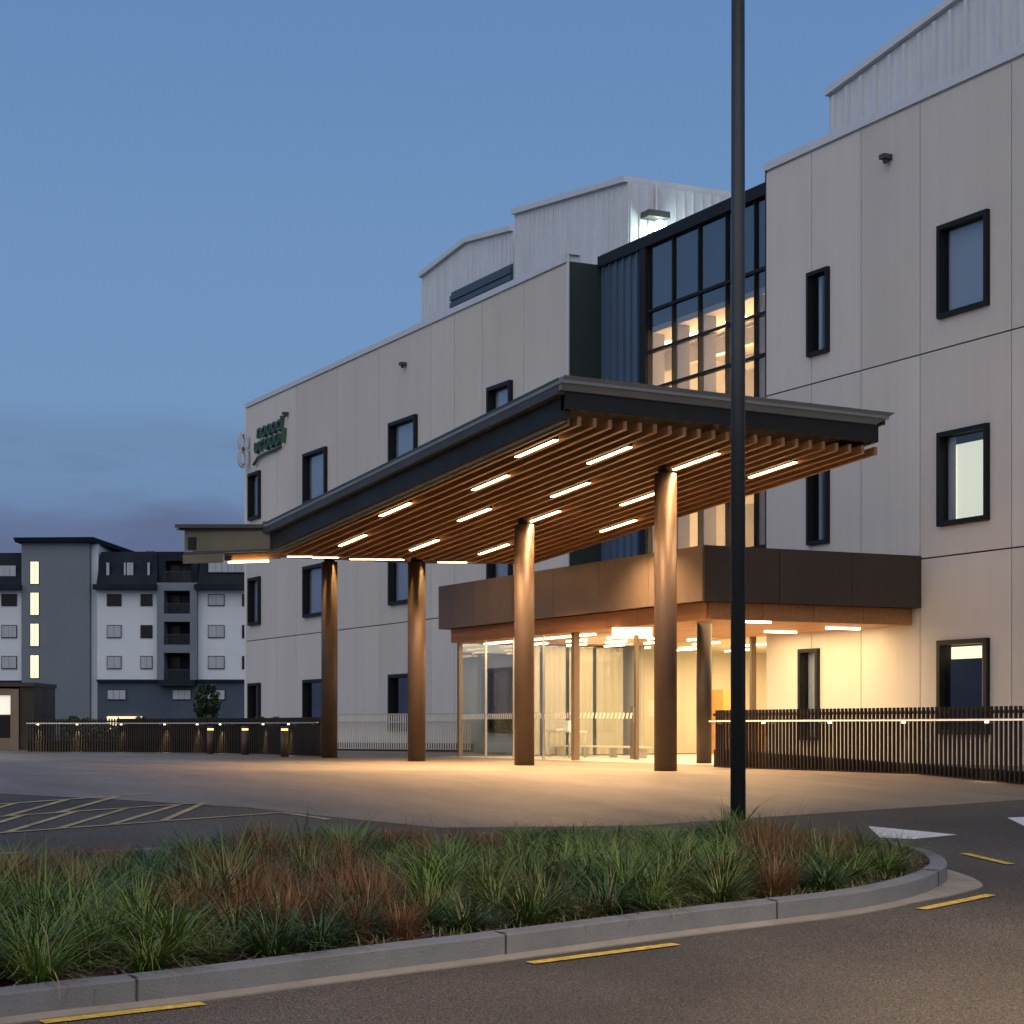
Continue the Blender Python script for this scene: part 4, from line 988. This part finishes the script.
while tries < 9000 and len(placed) < 298:
    tries += 1
    p = Vector((rnd.uniform(min(xs_), max(xs_)), rnd.uniform(min(ys_), max(ys_)), 0))
    if not inside(p, inner): continue
    px, py = proj(p)
    if px < -170 or px > 1010: continue
    ed = edge_dist(p, inner)
    if ed < .19: continue
    k = 'green'
    if any((px-a)**2+((py-b)*1.8)**2 < r*r for a, b, r in redz): k = 'red' if rnd.random() < .56 else rnd.choice(['dark', 'olive', 'green'])
    elif any((px-a)**2+((py-b)*1.8)**2 < r*r for a, b, r in olz): k = 'olive' if rnd.random() < .6 else 'green'
    else: k = 'green' if rnd.random() < .62 else 'dark'
    rad = .30 if k in ('red', 'olive') else .35
    if (p-W2(pb_)).length < .32: continue
    if any((p-q).length < (rad+r2)/2*.98 for q, r2 in placed): continue
    placed.append((p, rad))
    nm, mn, lb, gr = specs[k]
    o = bpy.data.objects.new(nm, rnd.choice(pm[k])); COL.objects.link(o); o.location = (p.x, p.y, G(p)+KH-.05); o.rotation_euler = (rnd.uniform(-.06, .06), rnd.uniform(-.06, .06), rnd.uniform(0, 6.28))
    hp = (py-ridge(px))*depth_of(p)/F; sc = min(rnd.uniform(.5, .84)*(.8 if ed < .5 else 1), max(.26, hp/.64*rnd.uniform(.72, 1.15)))
    if (p-W2(pb_)).length < .9 and depth_of(p) < depth_of(pb_)+.1: sc = min(sc, .22)
    o.scale = (max(sc, .55)*1.25, max(sc, .55)*1.25, sc)
    tag(o, lb, 'grass plant', gr)
print('tussocks', len(placed))
# low ground cover between the tussocks, one mass
gc = MB(); 
for _ in range(1500):
    p = Vector((rnd.uniform(min(xs_), max(xs_)), rnd.uniform(min(ys_), max(ys_)), 0))
    if not inside(p, inner): continue
    px, py = proj(p); ed = edge_dist(p, inner)
    if px < -60 or px > 1000 or ed < .05: continue
    if not (px > 430 or rnd.random() < .25): continue
    for k in range(26):
        q = p+Vector((rnd.gauss(0, .12), rnd.gauss(0, .12), 0))
        if edge_dist(q, inner) < .02 or not inside(q, inner): continue
        blade(gc, rnd, (q.x, q.y, G(q)+KH-.06), rnd.uniform(0, 6.28), rnd.uniform(.2, 1.2), rnd.uniform(.05, .15), .012, rnd.uniform(.2, 1), 2)
tag(gc.build('ground_cover', 'grass_olive'), 'short olive green ground cover and leaf litter along the island kerb', 'ground cover', kind='stuff')
mu_ = MB()
for _ in range(9000):
    p = Vector((rnd.uniform(min(xs_), max(xs_)), rnd.uniform(min(ys_), max(ys_)), 0))
    if not inside(p, inner): continue
    px, py = proj(p)
    if px < -60 or px > 1000: continue
    a = rnd.uniform(0, 6.28); l = rnd.uniform(.015, .05); w2 = rnd.uniform(.006, .014); d1 = Vector((math.cos(a), math.sin(a), rnd.uniform(-.4, .4)))*l; d2 = Vector((-math.sin(a), math.cos(a), 0))*w2
    c = Vector((p.x, p.y, G(p)+KH-.035+rnd.random()*.015)); o = len(mu_.v); mu_.v += [c-d1-d2, c+d1-d2, c+d1+d2, c-d1+d2]; mu_.f.append((o, o+1, o+2, o+3)); mu_.sm.append(False); mu_.t += [rnd.random()]*4
tag(mu_.build('bark_mulch', 'mulch'), 'brown bark chips scattered over the planting bed', 'mulch', kind='stuff')
# seed stalks of the tallest tussocks stay in their own clumps

# ---------- sky ----------
wd = bpy.data.worlds.new('World'); S.world = wd; wd.use_nodes = True; nt = wd.node_tree
bg = nt.nodes['Background']
sky = nt.nodes.new('ShaderNodeTexSky'); sky.sky_type = 'NISHITA'; sky.sun_disc = False
sky.sun_elevation = math.radians(1.0); sky.sun_rotation = math.radians(200); sky.air_density = 1.0; sky.dust_density = .6; sky.ozone_density = 3.0
tc = nt.nodes.new('ShaderNodeTexCoord'); sep = nt.nodes.new('ShaderNodeSeparateXYZ'); nt.links.new(tc.outputs['Generated'], sep.inputs[0])
ramp = nt.nodes.new('ShaderNodeValToRGB'); nt.links.new(sep.outputs[2], ramp.inputs[0])
E = ramp.color_ramp.elements
def srgb(r, g, b): return tuple(((c/255)/12.92 if c/255 <= .04045 else ((c/255+.055)/1.055)**2.4) for c in (r, g, b))+(1,)
E[0].position = 0.0; E[0].color = srgb(82, 92, 122)
E[1].position = 1.0; E[1].color = srgb(70, 100, 158)
for pos, c in ((.06, (94, 110, 146)), (.10, (104, 128, 166)), (.15, (114, 148, 188)), (.22, (112, 147, 190)), (.36, (100, 136, 184))):
    e = E.new(pos); e.color = srgb(*c)
# afterglow: brighter, pinker sky behind the camera
dot = nt.nodes.new('ShaderNodeVectorMath'); dot.operation = 'DOT_PRODUCT'; nt.links.new(tc.outputs['Generated'], dot.inputs[0])
gd = Vector((-.75, .62, .25)).normalized(); dot.inputs[1].default_value = gd
mr = nt.nodes.new('ShaderNodeMapRange'); mr.inputs[1].default_value = -.1; mr.inputs[2].default_value = 1; mr.inputs[3].default_value = 0; mr.inputs[4].default_value = 1
mr.interpolation_type = 'SMOOTHSTEP'; nt.links.new(dot.outputs['Value'], mr.inputs[0])
glow = nt.nodes.new('ShaderNodeMixRGB'); glow.blend_type = 'MIX'; nt.links.new(mr.outputs[0], glow.inputs[0]); nt.links.new(ramp.outputs[0], glow.inputs[1]); glow.inputs[2].default_value = (1.04, 1.0, 1.02, 1)
# low dusk cloud bank
mp = nt.nodes.new('ShaderNodeMapping'); mp.inputs['Scale'].default_value = (3, 3, 14); nt.links.new(tc.outputs['Generated'], mp.inputs[0])
nz = nt.nodes.new('ShaderNodeTexNoise'); nz.inputs['Scale'].default_value = 1.6; nz.inputs['Detail'].default_value = 7; nt.links.new(mp.outputs[0], nz.inputs['Vector'])
c1 = nt.nodes.new('ShaderNodeMapRange'); c1.inputs[1].default_value = .38; c1.inputs[2].default_value = .56; nt.links.new(nz.outputs[0], c1.inputs[0])
c2 = nt.nodes.new('ShaderNodeMapRange'); c2.inputs[1].default_value = .165; c2.inputs[2].default_value = .12; nt.links.new(sep.outputs[2], c2.inputs[0])
cm_ = nt.nodes.new('ShaderNodeMath'); cm_.operation = 'MULTIPLY'; nt.links.new(c1.outputs[0], cm_.inputs[0]); nt.links.new(c2.outputs[0], cm_.inputs[1])
cm2 = nt.nodes.new('ShaderNodeMath'); cm2.operation = 'MULTIPLY'; cm2.inputs[1].default_value = .85; nt.links.new(cm_.outputs[0], cm2.inputs[0])
cl_ = nt.nodes.new('ShaderNodeMixRGB'); nt.links.new(cm2.outputs[0], cl_.inputs[0]); nt.links.new(glow.outputs[0], cl_.inputs[1]); cl_.inputs[2].default_value = srgb(94, 104, 136)
# a share of the physical sky on top
nm_ = nt.nodes.new('ShaderNodeMixRGB'); nm_.blend_type = 'ADD'; nm_.inputs[0].default_value = 0.004
nt.links.new(cl_.outputs[0], nm_.inputs[1]); nt.links.new(sky.outputs[0], nm_.inputs[2])
nt.links.new(nm_.outputs[0], bg.inputs[0]); bg.inputs[1].default_value = 1.0

S.view_settings.view_transform = 'Standard'; S.view_settings.look = 'None'; S.view_settings.exposure = 0; S.view_settings.gamma = 1
S.render.engine = 'CYCLES'; S.cycles.use_denoising = True
try: S.cycles.denoiser = 'OPENIMAGEDENOISE'
except Exception: pass
S.cycles.max_bounces = 7; S.cycles.diffuse_bounces = 3; S.cycles.glossy_bounces = 3; S.cycles.transparent_max_bounces = 12
S.cycles.sample_clamp_indirect = 6; S.cycles.use_light_tree = True; S.cycles.caustics_reflective = False; S.cycles.caustics_refractive = False
